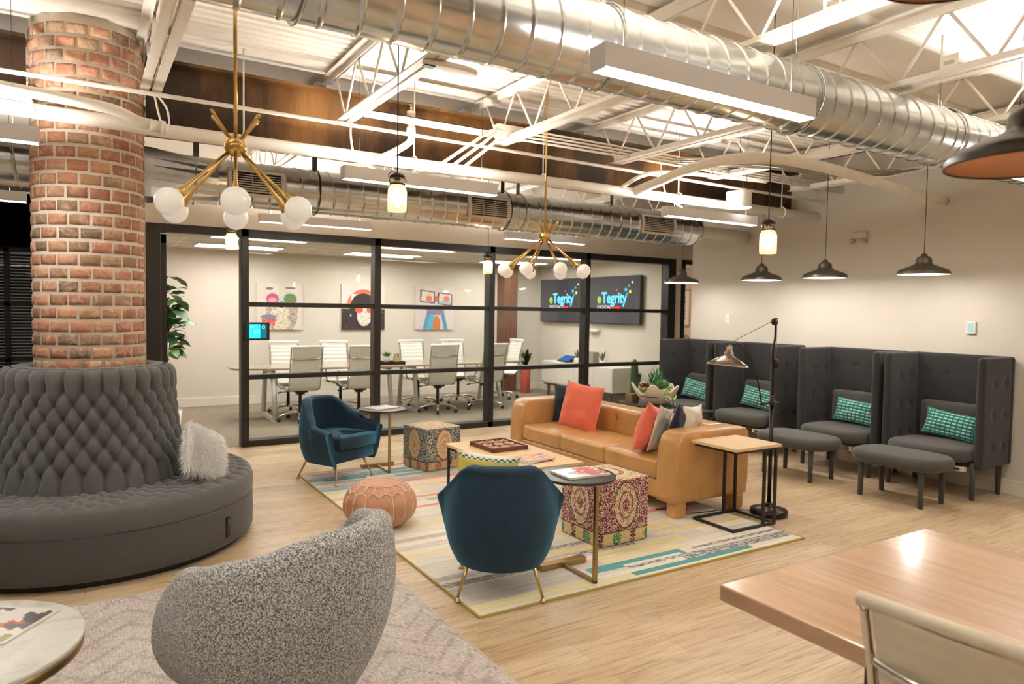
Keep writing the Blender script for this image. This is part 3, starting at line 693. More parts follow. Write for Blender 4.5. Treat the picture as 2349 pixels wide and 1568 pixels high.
jar('near glass jar lamp hanging in front of the long duct', (1.44, 3.543, 2.118)); jar('glass jar lamp hanging between two black pendants at right', (3.535, 2.83, 1.966)); jar('small far glass jar lamp in front of a black mullion', (3.614, 6.402, 1.979)); jar('glass jar lamp glowing below the near chandelier globes', (1.132, 6.607, 2.101))
def chandelier(lb, loc, n, rg, gz, gr, top, ph):
    t = thing('chandelier', lb, 'chandelier', loc, ph, 'gold starburst chandeliers')
    MB().ball((0, 0, 0), .045, 20).build('hub', BRASS, t); MB().cyl((0, 0, .03), (0, 0, top), .008, n=10).build('rod', BRASS, t)
    for k in range(n):
        a = 2*PI*k/n; d = Vector((math.cos(a)*rg, math.sin(a)*rg, gz)); u = d.normalized(); e = d-u*gr*.85
        am = MB(); am.tube([u*.03, e*.72+u*0, e*.86, e*.95, e], [.0065, .0075, .012, .019, .027], 14); am = am.build('arm', BRASS, t)
        MB().ball(d, gr, 18).build('globe', MILK, t); q = Vector((u.x, u.y, -u.z*1.25)).normalized()
        MB().tube([q*.03, q*.14, q*.155, q*.165], [.0055, .006, .009, .0045], 8).build('upper_arm', BRASS, t)
    return t
chandelier('large near chandelier with gold arms and six white globes, at left', (.548, 3.103, 2.261), 6, .275, -.262, .054, 1.15, R(20))
chandelier('smaller far gold chandelier with eight white globes, in the middle', (3.14, 4.65, 2.19), 8, .335, -.272, .052, 1.16, R(-13))
t = thing('drum_shade_light', 'plain white drum shade light hung beside the pipes at right', 'lamp', (5.45, 4.72, 2.63)); MB().shell([(.118, 0), (.12, .15)], 40).build('shade', M('white_drum', S(222, 214, 206), .8), t); MB().shell([(.001, .01), (.117, .01)], 40).build('diffuser', emis('drum_glow', (1, .93, .86), 6), t)
for k in range(3): MB().cyl((.1*math.cos(k*2.1), .1*math.sin(k*2.1), .15), (.1*math.cos(k*2.1), .1*math.sin(k*2.1), .4), .0015, n=5).build('suspension_wire', DARKM, t)
b = MB(); b.cyl((0, 0, .4), (0, 0, .75), .004, n=6).lathe([(.001, .38), (.11, .385), (.11, .395), (.001, .40)], 24); b.build('stem', DARKM, t)
# wall devices
t = thing('emergency_light', 'beige twin head emergency light high on the right wall', 'light', (RX-.02, 4.55, 2.43)); MB().box((0, 0, .04), (.04, .17, .07)).build('housing', WALL_R, t, bevel=.008)
for s in (-1, 1): MB().ball((-.03, s*.07, -.02), .028, 12).build('lamp_head', M('lamp_head_chrome', S(170, 165, 150), .3, .7), t)
t = thing('light_switch', 'small white switch plate on the right wall behind the floor lamp', 'switch', (RX-.004, 6.35, 1.54)); MB().box((0, 0, 0), (.006, .075, .12)).build('plate', WHITEP, t, bevel=.002); MB().cyl((-.003, 0, 0), (-.008, 0, 0), .014, n=16).build('dial', STEELW, t)
t = thing('wall_thermostat', 'small white box with pale blue screen high over rightmost booth', 'thermostat', (RX-.014, 3.40, 1.505)); MB().box((0, 0, 0), (.026, .085, .115)).build('housing', WHITEP, t, bevel=.006); MB().box((-.0135, 0, .003), (.002, .055, .085)).build('screen', M('blue_screen', S(168, 204, 212), .3), t)
pipe('elbow_pipe', 'thick pale grey pipe with a coupling crossing in front of the brick column', 'pipe', smooth_path([(-1.6, 4.7, 2.80), (-.8, 4.74, 2.79), (-.36, 4.77, 2.775), (.05, 4.79, 2.755), (.2, 4.8, 2.735), (.29, 4.81, 2.70), (.36, 4.82, 2.69)], 5), .033, STEELW, 16)
t = thing('pipe_coupling', 'pale ribbed coupling at the end of the thick pipe by the column', 'pipe fitting', (.36, 4.82, 2.69)); MB().cyl((0, 0, 0), (.06, .005, -.008), .036, n=20).cyl((.06, .005, -.008), (.085, .006, -.01), .043, n=20).build('coupling', STEELW, t)
pipe('small_elbow', 'small bright white elbow pipe dropping beside the left edge of the brick column', 'pipe', smooth_path([(-.5, 4.8, 2.74), (-.28, 4.8, 2.735), (-.235, 4.8, 2.72), (-.215, 4.8, 2.64)], 4), .016, STEELW)
for x, y, lb in ((2.985, 2.07, 'slotted white plate standing on the joist above the near linear light'), (4.225, 2.18, 'slotted plate standing on the joist at the upper right of the large duct')):
    t = thing('slotted_plate', lb, 'bracket', (x, y, 3.002)); b = MB(); b.bx(-.002, .002, -.05, .05, 0, .035).bx(-.002, .002, -.05, .05, .06, .09).bx(-.002, .002, -.05, -.03, .035, .06).bx(-.002, .002, .03, .05, .035, .06); b.build('plate', STEELW, t)
t = thing('joist_clamp', 'white clamp and rod holding the large duct from the joist', 'clamp', (2.93, 2.42, 2.90)); MB().bx(-.045, .045, -.03, .03, .045, .05).bx(.04, .045, -.03, .03, .0, .05).cyl((0, 0, 0), (0, 0, .045), .006, n=8).build('clamp', STEELW, t)
# ================================================================ round tufted settee
SX, SY = .09, 5.49
t = thing('round_settee', 'huge round charcoal settee with deep tufted cone back wrapped around the brick column', 'settee', (SX, SY, 0))
def tuft(a, b):                          # a, b lattice coordinates, buttons at integer (a+b even)
    p, q = (a+b)/2, (a-b)/2
    s_ = abs(math.sin(PI*p))*abs(math.sin(PI*q)); h = s_**.38
    da, db = p-round(p), q-round(q); return h-.55*math.exp(-(da*da+db*db)*26)
NB = 30; bx_, by_ = CX-SX, CY-SY
def back(u, v):
    th = 2*PI*u; z = .43+.77*v; R0 = .565-.085*v-.02*math.sin(PI*v)
    # buttons in seven rows between v .17 and .83; pleats above and below
    lat_u = u*NB*2; vv = (v-.17)/.66*6
    if 0 <= vv <= 6: d = tuft(lat_u, vv)
    else:
        ph = (lat_u/2+(0 if vv < 0 else 0)) % 1; e = abs(math.sin(PI*ph))**.35; k = min(1, (abs(vv) if vv < 0 else vv-6)/1.0)
        d = e*(1)+(tuft(lat_u, 0)-e)*(1-k)**1.5
    r = R0+.034*d
    if v > .9: q = (v-.9)/.1; r -= .055*(1-math.sqrt(max(0, 1-q*q))); 
    return (bx_+r*math.cos(th), by_+r*math.sin(th), z)
b = MB(); b.grid(back, NB*14, 104, cu=True); t_back = b.build('tufted_back', CHARC, t)
b = MB(); b.lathe([(.335, 1.12), (.36, 1.20), (.40, 1.213), (.435, 1.203)], 60, (bx_, by_, 0)); 
b = MB(); b.shell([(.33, 1.1), (.345, 1.175), (.37, 1.2), (.40, 1.206), (.44, 1.2)], 60, (bx_, by_, 0)); b.build('back_top', CHARC, t)
b = MB()
for i in range(7):
    for k in range(NB):
        v = .17+.66*i/6; u = (k+(.5 if i % 2 else 0))/NB; p = back(u, v); a = 2*PI*u; b.ball((p[0]+.004*math.cos(a), p[1]+.004*math.sin(a), p[2]), .0075, 5)
b.build('back_buttons', CHARC, t_back)
NS = 44
def seat(u, v):
    th = 2*PI*u; r = .50+.465*v; z = .452
    lu = u*NS*2; lv = v/.86*5
    if lv <= 5: d = tuft(lu, lv)*1.0
    else: ph = (lu+1)/2 % 1; e = abs(math.sin(PI*ph))**.3; k = min(1, (lv-5)); d = .75+.25*e*(1-k)+(tuft(lu, 5)-.75-.25*e)*(1-k)**2
    z += .02*d-.008
    if v > .86: q = (v-.86)/.14; z -= .062*(1-math.sqrt(max(0, 1-q*q))); r += .012*q
    return (r*math.cos(th), r*math.sin(th), z)
b = MB(); b.grid(seat, NS*10, 62, cu=True)
b.shell([(.976, .404), (.981, .385), (.982, .36), (.981, .32), (.973, .302)], 120)
st = b.build('tufted_seat', CHARC, t)
MB().shell([(.972, .30), (.975, .298), (.978, .28), (.980, .15), (.978, .055), (.97, .045), (.3, .045)], 120).build('base_drum', M('charcoal_base', S(80, 78, 75), .95, var=.1, vs=90, bmp=.2, bs_=400, sheen=.2), t)
MB().shell([(.925, .0), (.93, .046)], 90).build('plinth', BLACKP, t)
a = math.atan2(4.83-SY, .775-SX); o = MB(); o.box((.982, 0, .165), (.012, .034, .13)); o = o.build('power_outlet', BLACKP, t, rot=(0, 0, a)); MB().box((.989, .002, .137), (.004, .008, .01)).box((.989, 0, .2), (.004, .022, .03)).build('socket_face', M('socket_grey', S(70, 68, 66), .4), o)
# fluffy pillows on it
def pillow(mb, w_, h_, t_, n=(24, 24), k=.09, col=None, seed=0, wr=.004, pw=.5):
    def f(sg):
        def g(u, v):
            x, y = u*2-1, v*2-1
            px = w_/2*x*(1-k*(1-y*y)*abs(x)**3); py = h_/2*y*(1-k*(1-x*x)*abs(y)**3)
            d = (max(0, 1-x*x)*max(0, 1-y*y))**pw
            nz = noise.noise(Vector((x*2.2+seed, y*2.2, seed*.7)))*wr*6*min(1, d*2)
            return (px, py, sg*(t_/2*d+nz*d))
        return g
    mb.grid(f(1), n[0], n[1], col); a = len(mb.v); mb.grid(lambda u, v: f(-1)(1-u, v), n[0], n[1], (lambda u, v: col(1-u, v)) if col else None)
    return mb
def stand(o_loc, yaw, lean, roll=0):      # pillow standing on edge: local y up, local z = facing direction
    return Matrix.Translation(o_loc) @ Matrix.Rotation(yaw, 4, 'Z') @ Matrix.Rotation(R(90)-lean, 4, 'X') @ Matrix.Rotation(roll, 4, 'Z')
FUR = M('white_fur', S(255, 253, 248), .95, sheen=.6)
def fluffy(lb, mt, w_, h_):
    t = thing('fluffy_pillow', lb, 'pillow', (0, 0, 0)); t.matrix_world = mt
    mb = pillow(MB(), w_, h_, .13, (24, 24), .04, pw=.4); mb.build('cover', FUR, t)
    b = MB(); rnd = random.Random(3)
    for i in range(11000):
        x, y = rnd.uniform(-1, 1), rnd.uniform(-1, 1); sg = rnd.choice((-1, 1, 1)); d = (max(0, 1-x*x)*max(0, 1-y*y))**.4
        p = Vector((w_/2*x, h_/2*y, sg*.065*d)); n_ = Vector((x*.9*abs(x)**2, y*.9*abs(y)**2, sg*(.3+.5*d))).normalized()
        L_ = rnd.uniform(.022, .045); q = n_*L_*.8+Vector((rnd.uniform(-.6, .6)*L_, -L_*.5+rnd.uniform(-.4, .4)*L_, rnd.uniform(-.4, .4)*L_)); sd = Vector((rnd.uniform(-1, 1), rnd.uniform(-1, 1), rnd.uniform(-1, 1))).normalized()*.0020
        m_ = p+q*.5+Vector((0, 0, 0)); e = p+q+Vector((0, -L_*.15, 0)); b.add([p-sd, p+sd, m_+sd*.8, m_-sd*.8, e], [(0, 1, 2, 3), (3, 2, 4)], True)
    b.build('fur', FUR, t)['kind'] = 'stuff'
    return t
fluffy('white fluffy fur pillow leaning on the tufted back, facing the glass wall', stand((.69, 5.05, .62), R(50), R(20), R(-30)), .33, .33)
fluffy('white fluffy fur pillow peeking out at the far left of the settee', stand((-.72, 5.25, .60), R(-80), R(16), R(0)), .34, .30)
# ================================================================ rugs
def rug(x0, x1, y0, y1, mat, colf, cells, label, edge, z=.010, name='area_rug'):
    t = thing(name, label, 'rug', (0, 0, 0))
    b = MB(); nx, ny = cells
    for j in range(ny):
        i = 0
        while i < nx:
            c = colf((i+.5)/nx, (j+.5)/ny); k = i+1
            while k < nx and colf((k+.5)/nx, (j+.5)/ny) == c: k += 1
            xa, xb, ya, yb = x0+(x1-x0)*i/nx, x0+(x1-x0)*k/nx, y0+(y1-y0)*j/ny, y0+(y1-y0)*(j+1)/ny
            b.add([(xa, ya, z), (xb, ya, z), (xb, yb, z), (xa, yb, z)], [(0, 1, 2, 3)], False, [c]); i = k
    b.build('pile', mat, t)
    b = MB(); e = .008; b.bx(x0-e, x1+e, y0-e, y0+.006, .0005, z+.002).bx(x0-e, x1+e, y1-.006, y1+e, .0005, z+.002).bx(x0-e, x0+.004, y0, y1, .0005, z+.001).bx(x1-.004, x1+e, y0, y1, .0005, z+.001).bx(x0, x1, y0, y1, .0005, z-.001)
    b.build('binding', edge, t); return t
cr = S(226, 220, 206); wh = S(234, 229, 216); gr = S(214, 208, 197); te = S(92, 160, 160)+(.0,); yl = S(230, 214, 160); cy = S(236, 224, 180); bl = S(150, 186, 196); orr = S(228, 160, 128); pk = S(236, 200, 178); sp = S(216, 212, 204)+(1,); lg = S(208, 204, 196)+(.25,)
rr = random.Random(11); ST = {}
NY = 96
def row_segs(j):
    if j in ST: return ST[j]
    segs = [(1.0, cr)]; y = (j+.5)/NY
    base = rr.choice([cr, wh, cr, wh, gr, cr]); segs = []
    x = 0
    while x < 1:
        L_ = rr.uniform(.25, .9); pal_ = [cr, wh, cr, wh, gr, lg, cr]
        if y > .4: pal_ += [pk, cy, bl, orr]
        else: pal_ += [cy, wh]
        segs.append((x+L_, rr.choice(pal_))); x += L_
    ST[j] = segs; return segs
SPEC = [  # y0, y1, x0, x1 (0..1 of the rug), colour : the bold stripes
    (.012, .024, .42, .82, te), (.000, .012, 0, 1, wh), (.024, .040, .30, .60, wh), (.026, .052, .44, 1.0, sp), (.052, .062, .44, .62, wh), (.052, .075, .34, .64, te), (.062, .072, .66, 1., sp),
    (.04, .07, 0, .34, gr), (.075, .11, 0, .4, gr), (.08, .105, .30, .66, cy), (.115, .135, 0, .36, sp), (.11, .13, .42, .72, yl), (.135, .15, .36, .56, sp), (.155, .175, .3, .62, yl), (.15, .17, .66, 1, yl), (.185, .20, .24, .5, sp),
    (.19, .215, .56, .78, yl), (.225, .26, .12, .30, te), (.21, .225, .5, .62, sp), (.28, .30, .7, 1, orr), (.44, .455, .0, .3, yl), (.56, .575, .1, .45, orr), (.6, .61, .3, .6, sp), (.64, .655, .2, .4, orr), (.70, .712, .0, .2, orr), (.735, .75, .15, .5, pk), (.80, .815, .2, .55, orr), (.86, .875, .0, .18, lg), (.885, .90, .05, .2, te), (.91, .925, .0, .3, sp), (.86, .88, .3, .6, bl), (.93, .95, .2, .5, bl), (.965, .98, 0, .3, bl)]
def rugcol(u, v):
    for (a, b_, c, d, col) in SPEC:
        if a <= v < b_ and c <= u < d: return col
    for (e, c) in row_segs(int(v*NY/2)):
        if u < e: return c
    return cr
rug(1.75, 4.39, 3.13, 6.71, RUGB, rugcol, (60, 200), 'cream area rug with teal, yellow and orange broken stripes under the sofa group', M('olive_binding', S(176, 156, 84), .9))
def chev(u, v):
    x, y = u*3.2*6, v*3.0*6; a = (x+y*(1 if int(x) % 2 else -1)) % 1.0
    return (.80, .77, .78) if a < .18 else (1, 1, 1)
rug(-1.7, 1.565, 1.0, 4.30, RUGG, chev, (160, 160), 'distressed pale grey rug with faint chevrons under the tweed chair', M('grey_binding', S(190, 182, 172), .9))
# ================================================================ tan leather sofa
t = thing('leather_sofa', 'long tan leather three seat sofa with buttoned back and boxy arms', 'sofa', (0, 0, 0))
X0, X1, Y0, Y1 = 3.87, 4.68, 3.88, 6.34
ap = [(0, 0), (.81, 0), (.83, .12), (.83, .50), (.80, .545), (.75, .555), (.15, .555), (.085, .545), (.04, .51), (.012, .42), (.0, .28)]
def resample(P, n=44):
    P = [Vector(p) for p in P]; L_ = [0]
    for i in range(len(P)): L_.append(L_[-1]+(P[(i+1) % len(P)]-P[i]).length)
    out = []
    for k in range(n):
        d = L_[-1]*k/n; i = max(j for j in range(len(P)) if L_[j] <= d); f = (d-L_[i])/(L_[i+1]-L_[i]); out.append(tuple(P[i].lerp(P[(i+1) % len(P)], f)))
    return out
for y in (Y0, Y1-.23):
    b = MB(); b.T = Matrix.Translation((X0, y+.23, .125)) @ Matrix.Rotation(R(90), 4, 'X'); b.pad(resample(ap, 56), 0, .23, .03, .006); a_ = b.build('arm', LEATHER, t)
    s = MB()
    for xx in (.27, .52): s.tube([(X0+xx, y-.001 if y == Y0 else y+.231, .15), (X0+xx, y-.002 if y == Y0 else y+.232, .40), (X0+xx, y-.001 if y == Y0 else y+.231, .66)], .0022, 6)
    s.build('seam', M('tan_leather_seam', S(170, 114, 62), .5), a_)
dm = [(-.11, yy, zz, .045, .03) for yy in (-.86, -.52, -.17, .17, .52, .86) for zz in (.10,)]
dm += [(-.11, yy, .10, .022, .014) for yy in (-.86, -.52, -.17, .17, .52, .86)]
b = MB(); b.rbox((4.56, 5.11, .465), (.24, 2.02, .42), .045, .02, dm, (.012, 0, .0)); bk = b.build('backrest', LEATHER, t)
for yy in (-.86, -.52, -.17, .17, .52, .86): MB().tube(smooth_path([(4.429, 5.11+yy, .40), (4.4265, 5.11+yy, .50), (4.445, 5.11+yy, .565), (4.4285, 5.11+yy, .615), (4.4345, 5.11+yy, .645), (4.47, 5.11+yy, .674)], 3), .0025, 6).build('tuft_seam', M('tan_leather_seam', S(170, 114, 62), .5), bk)
for yy in (-.86, -.52, -.17, .17, .52, .86): MB().ball((4.455, 5.11+yy, .565), .010, 8).build('tuft_button', M('tan_leather_seam', S(170, 114, 62), .5), bk)
for k in range(3): MB().rbox((4.165, 4.4425+k*.667, .352), (.57, .662, .155), .035, 12, (), (.006, .004, .022)).build('seat_cushion', LEATHER, t)
MB().rbox((4.24, 5.11, .20), (.70, 2.06, .15), .02, 8).build('front_rail', LEATHER, t)
for x in (3.93, 4.58):
    for y in (3.95, 6.27): MB().box((x+.02, y, .071), (.11, .11, .13)).build('foot', LEATHER, t, bevel=.012)
def cushion(name, lb, mat, mt, w_, h_, t_=.14, **k):
    b = MB(); pillow(b, w_, h_, t_, k.pop('n', (28, 28)), k.pop('k', .1), k.pop('col', None), k.pop('seed', 0)); o = b.build(name, mat); o.matrix_world = mt
    return tag(o, lb, 'cushion', k.get('group'))
G = 'cushions on the leather sofa'
cushion('throw_cushion', 'large square coral cushion leaning on the sofa back, in front of a navy one', CORAL, stand((4.25, 5.60, .645), R(-78), R(12), R(-5)), .50, .48, .15, seed=2, group=G, k=.07)
cushion('throw_cushion', 'navy velvet cushion behind the large coral cushion', NAVYF, stand((4.36, 5.92, .625), R(-68), R(10), R(3)), .44, .44, .13, seed=3, group=G)
cushion('throw_cushion', 'coral cushion tipped against the near sofa arm', CORAL, stand((4.06, 4.40, .63), R(206), R(14), R(14)), .42, .42, .15, seed=4, group=G)
cushion('throw_cushion', 'navy cushion wedged between the coral and cream cushions', NAVYF, stand((4.22, 4.22, .63), R(210), R(10), R(12)), .42, .42, .12, seed=5, group=G)
cushion('throw_cushion', 'cream cushion with pointed corners nearest the sofa arm', CREAM, stand((4.37, 4.25, .625), R(204), R(8), R(4)), .44, .42, .13, seed=6, group=G)
cushion('throw_cushion', 'cream cushion edge showing between coral and navy cushions', CREAM, stand((4.13, 4.335, .625), R(206), R(12), R(12)), .39, .40, .05, seed=8, group=G)
# ================================================================ blue velvet chairs
def ushape(a, b, f, n=40, e=.86):
    P = []; m_ = n//4
    for i in range(m_): P.append((f-(f)*i/m_, -a))
    for i in range(n-2*m_+1): th = -PI/2-PI*i/(n-2*m_); c_, s_ = math.cos(th), math.sin(th); P.append((math.copysign(abs(c_)**e, c_)*b, math.copysign(abs(s_)**e, s_)*a))
    for i in range(1, m_+1): P.append((f*i/m_, a))
    return P
def tubshell(mb, P, hf, z0, thick, off, lip=.0, zin=.3):
    n = len(P); V = [Vector(p) for p in P]; cols = []
    for i in range(n):
        e = V[min(i+1, n-1)]-V[max(i-1, 0)]; N = Vector((e.y, -e.x)).normalized()
        if N.dot(V[i]-Vector((.0, 0))) < 0: N = -N
        u = i/(n-1); H = hf(u); row = []
        for k in range(13):
            s_ = k/12; z = z0+(H-thick/2-z0)*s_; row.append((off(s_, u), z))
        o1 = off(1, u)
        for k in range(1, 7):
            a = PI*k/7; row.append((o1-thick/2+math.cos(a)*(thick/2+lip), H-thick/2+math.sin(a)*(thick/2)))
        for k in range(8):
            s_ = 1-k/7; z = zin+(H-thick/2-zin)*s_; row.append((off(max(0, (z-z0)/(H-thick/2-z0)), u)-thick, z))
        cols.append([(V[i].x+N.x*o, V[i].y+N.y*o, z) for o, z in row])
    m_ = len(cols[0]); vs = [p for c in cols for p in c]
    fs = [(i*m_+k, i*m_+k+1, (i+1)*m_+k+1, (i+1)*m_+k) for i in range(n-1) for k in range(m_-1)]
    fs += [tuple(range(m_)), tuple((n-1)*m_+k for k in range(m_-1, -1, -1))]
    mb.add(vs, fs, True); return mb
def blue_chair():
    t = thing('velvet_armchair', '', 'armchair', (0, 0, 0), 0, 'blue velvet armchairs')
    P = ushape(.322, .35, .25, 80, .97)
    def hf(u): x = abs(u-.5)*2; q = max(0, min(1, (x-.20)/.44)); return .752-.02*x-.215*q*q*(3-2*q)-.0*x+(-.03*max(0, x-.7)/.3)
    def off(s_, u): x = abs(u-.5)*2; return -.065*(1-s_)**4.2-.035*s_**3*max(0, min(1, (.55-x)*5))+s_**2*.05*max(0, min(1, (x-.42)*5))
    b = MB(); tubshell(b, P, hf, .17, .08, off, .008, .33); b.build('shell', NAVYV, t)
    Q = [(x*.84, y*.78) for x, y in ushape(.315, .34, .30, 40)]
    MB().pad(Q[::-1], .19, .32, .03).build('seat_base', NAVYV, t)
    Q = [(x*.80+.035, y*.78) for x, y in ushape(.295, .32, .33, 40)]
    MB().pad(Q[::-1], .31, .435, .034, .014).build('seat_cushion', NAVYV, t)
    for sx, sy in ((1, 1), (1, -1), (-1, 1), (-1, -1)):
        lg_ = MB().tube([(sx*.165, sy*.17, .22), (sx*.245, sy*.235, .012)], [.012, .0075], 10).build('leg', BRASSL, t)
        MB().lathe([(.008, .022), (.010, .012), (.017, .006), (.018, .0)], 14, (sx*.245, sy*.235, .0)).build('foot_cap', BRASSL, lg_)
    return t
c1 = blue_chair(); c1.location = (2.02, 6.44, .011); c1.rotation_euler = (0, 0, R(-62)); c1['label'] = 'dark blue velvet armchair on gold legs seen from the front, by the glass wall'
copy_thing(c1, 'dark blue velvet armchair seen from behind, with yellow cushion', (2.06, 3.455, .011), R(60))
def ypat(u, v):
    return S(222, 200, 84)
def ycol(u, v):
    if v > .93:
        if v > .985: return S(240, 236, 214)
        i = int(u*22); c = [S(60, 160, 170), S(240, 236, 214), S(30, 110, 110), S(240, 236, 214)][(i+int(v*30)) % 4]; return c
    return S(242, 224, 112)
cushion('throw_cushion', 'yellow cushion with teal dotted edge on the chair seen from behind', YELLOW, stand((1.955, 3.46, .635), R(150), R(14), R(7)), .37, .34, .13, seed=9, k=.12, col=ycol, n=(44, 36))
# ================================================================ tweed tub chair
t = thing('tweed_tub_chair', 'big grey salt and pepper tweed tub chair seen from behind in the foreground', 'armchair', (.625, 2.62, .011), R(100))
P = ushape(.365, .38, .22, 80)
def hf(u): return .775-.0*u
def hf2(u):
    K = [(0, .56), (.12, .68), (.24, .79), (.36, .85), (.5, .84), (.64, .775), (.78, .69), (.9, .62), (1, .55)]
    i = max(j for j in range(len(K)-1) if K[j][0] <= u); a_, b_ = K[i], K[i+1]; q = (u-a_[0])/(b_[0]-a_[0]); q = q*q*(3-2*q)*.4+q*.6; return a_[1]+(b_[1]-a_[1])*q
def off2(s_, u): return -.21*(1-s_)**2.2+.0*s_+.045*math.sin(PI*min(1, s_*.9))
b = MB(); tubshell(b, P, hf2, .07, .11, off2, .0, .34); b.build('shell', TWEED, t)
Q = [(x*.56, y*.52) for x, y in ushape(.37, .40, .26, 60)]; MB().pad(Q[::-1], .06, .32, .03).build('seat_base', TWEED, t)
Q = [(x*.80+.02, y*.76) for x, y in ushape(.37, .38, .30, 60)]; MB().pad(Q[::-1], .31, .44, .04, .02).build('seat_cushion', TWEED, t)
MB().lathe([(.24, 0), (.24, .02), (.05, .03), (.04, .07)], 40).build('swivel_base', BLACKP, t)
# ================================================================ leather pouf
PX, PY = 1.86, 4.86
t = thing('leather_pouf', 'round tan leather pouf with pale stitched petals', 'pouf', (PX, PY, .011))
NPF = 16
def pf(u, v):
    th = 2*PI*u; ph = PI*(.08+.84*v)  # top to bottom
    r = .27*math.sin(ph)**.62; z = .16+.16*math.cos(ph)*(1.0 if math.cos(ph) > 0 else 1.0)
    k = abs(math.sin(th*NPF/2)); r += .010*(k**.5-1)*(1 if v > .2 else v*5); return (r*math.cos(th), r*math.sin(th), z)
b = MB(); b.grid(pf, NPF*10, 30, cu=True); n0 = len(b.v)
b.add([(0, 0, pf(0, 0)[2]+.002)]+[pf(k/80, 0) for k in range(80)], [(0, 1+k, 1+(k+1) % 80) for k in range(80)], True); b.add([pf(k/80, 1) for k in range(80)], [tuple(range(80))], False); b.build('body', POUFL, t)
b = MB()
for k in range(NPF):
    pts = []
    for j in range(12):
        p = Vector(pf(k/NPF, .27+.7*j/11)); q = Vector((p.x, p.y, 0)).normalized(); pts.append(p+q*.003)
    b.tube(pts, .0035, 5); 
    e = [pf((k+dk)/NPF, v) for dk, v in ((0, .27), (.12, .235), (.5, .20), (.88, .235), (1, .27))]; b.tube([Vector(p)*1.006+Vector((0, 0, .002)) for p in smooth_path(e, 4)], .0035, 5)
    e = [pf((k+.5)/NPF, v) for v in (.20, .12, .06)]; b.tube([Vector(p)+Vector((0, 0, .003)) for p in e], .0035, 5)
b.tube([Vector(pf(k/32, .05))+Vector((0, 0, .003)) for k in range(32)], .0035, 5, True)
b.build('stitching', M('cream_stitching', S(232, 206, 176), .8), t)
# ================================================================ kilim cube ottomans
def kilim(pA, pB, pBand, pRos, ground):
    rnd = random.Random(5)
    def col(ax, sg, a, b_):
        if ax == 2:
            r = math.hypot(a, b_); c = ground
            if .45 < r < .62: c = pB
            if r < .2: c = pB
            if rnd.random() < .35 and r > .7: c = pA
            return c if rnd.random() > .3 else ground
        z = b_; x = a
        if z < -.55:
            c = pBand; q = (x*1.5) % 1.0-.5
            if math.hypot(q*1.5, (z+.78)*3.2) < .46 and int((x*1.5+9)) % 2 == 0: c = pRos
            elif abs(q) < .09+.12*math.sin(z*26)**2: c = S(92, 46, 50)
            if rnd.random() < .25: c = ground
            if -.60 < z < -.56: c = S(84, 40, 44)
            return c
        e = math.hypot(x/.48, (z-.2)/.72)
        if e < 1: c = ground; 
        else: c = pA
        if e < 1 and (e < .28 or .5 < e < .62) and rnd.random() < .7: c = pB
        if abs(e-1) < .06: c = S(92, 50, 52)
        if e < 1 and rnd.random() < .28: c = pB
        if e >= 1 and rnd.random() < .42: c = ground
        if e >= 1 and rnd.random() < .16: c = S(70, 30, 60)
        return c
    return col
def cube(lb, loc, rz, colf, w_=.42, h_=.44):
    t = thing('cube_ottoman', lb, 'ottoman', loc, rz)
    b = MB(); b.rbox((0, 0, h_/2), (w_, w_, h_), .018, .0062, (), (.004, .004, .008), None, colf); b.build('woven_cover', FABP, t)
    b = MB(); q = w_/2+.002; b.tube([(-q, -q, h_*.225), (q, -q, h_*.225), (q, q, h_*.225), (-q, q, h_*.225)], .003, 5, True); b.build('piping', M('dark_piping', S(96, 60, 54), .9), t)
cube('purple and cream kilim patterned cube ottoman in front of the sofa', (3.165, 3.87, .011), R(2), kilim(S(136, 38, 84), S(140, 60, 78), S(214, 190, 132), S(58, 140, 96), S(222, 206, 160)), .44, .45)
cube('blue and sand kilim patterned cube ottoman by the glass wall', (3.02, 6.46, .011), R(11), kilim(S(48, 96, 112), S(196, 140, 104), S(196, 160, 110), S(180, 74, 44), S(216, 198, 158)), .42, .42)
# ================================================================ tables
t = thing('coffee_table', 'low light oak coffee table on thin black frame', 'coffee table', (0, 0, 0))
MB().bx(2.73, 3.36, 4.37, 5.56, .395, .42).build('table_top', OAK, t, bevel=.003)
b = MB()
for x in (2.75, 3.34): b.bx(x-.01, x+.01, 4.39, 5.54, .372, .394).bx(x-.01, x+.01, 4.39, 5.54, .011, .028)
for y in (4.40, 5.53): b.bx(2.75, 3.34, y-.01, y+.01, .372, .394)
b.build('frame', BLACKM, t)
for x in (2.75, 3.34):
    for y in (4.40, 5.53): MB().bx(x-.01, x+.01, y-.01, y+.01, .011, .372).build('leg', BLACKM, t)
t = thing('tic_tac_toe_board', 'brown wooden noughts and crosses game board on the coffee table', 'game board', (3.06, 5.19, .421), R(1))
b = MB(); b.bx(-.17, .17, -.19, .19, 0, .012).bx(-.175, -.16, -.195, .195, 0, .036).bx(.16, .175, -.195, .195, 0, .036).bx(-.175, .175, -.195, -.18, 0, .036).bx(-.175, .175, .18, .195, 0, .036)
for q in (-1, 1): b.bx(-.17, .17, q*.06-.005, q*.06+.005, .01, .03); b.bx(q*.0535-.005, q*.0535+.005, -.19, .19, .01, .03)
b.build('tray', M('walnut', S(108, 60, 40), .45, var=.15, vs=10, stretch=(8, 1, 1)), t)
WL = M('pale_wood', S(206, 160, 128), .5, var=.1)
mk = 'XXXOOXXOO'; GP = 'wooden pieces in the game board'
order = [('X', -1, -1), ('O', 0, -1), ('X', 1, -1), ('O', -1, 0), ('O', 0, 0), ('O', 1, 0), ('X', -1, 1), ('X', 0, 1), ('X', 1, 1)]
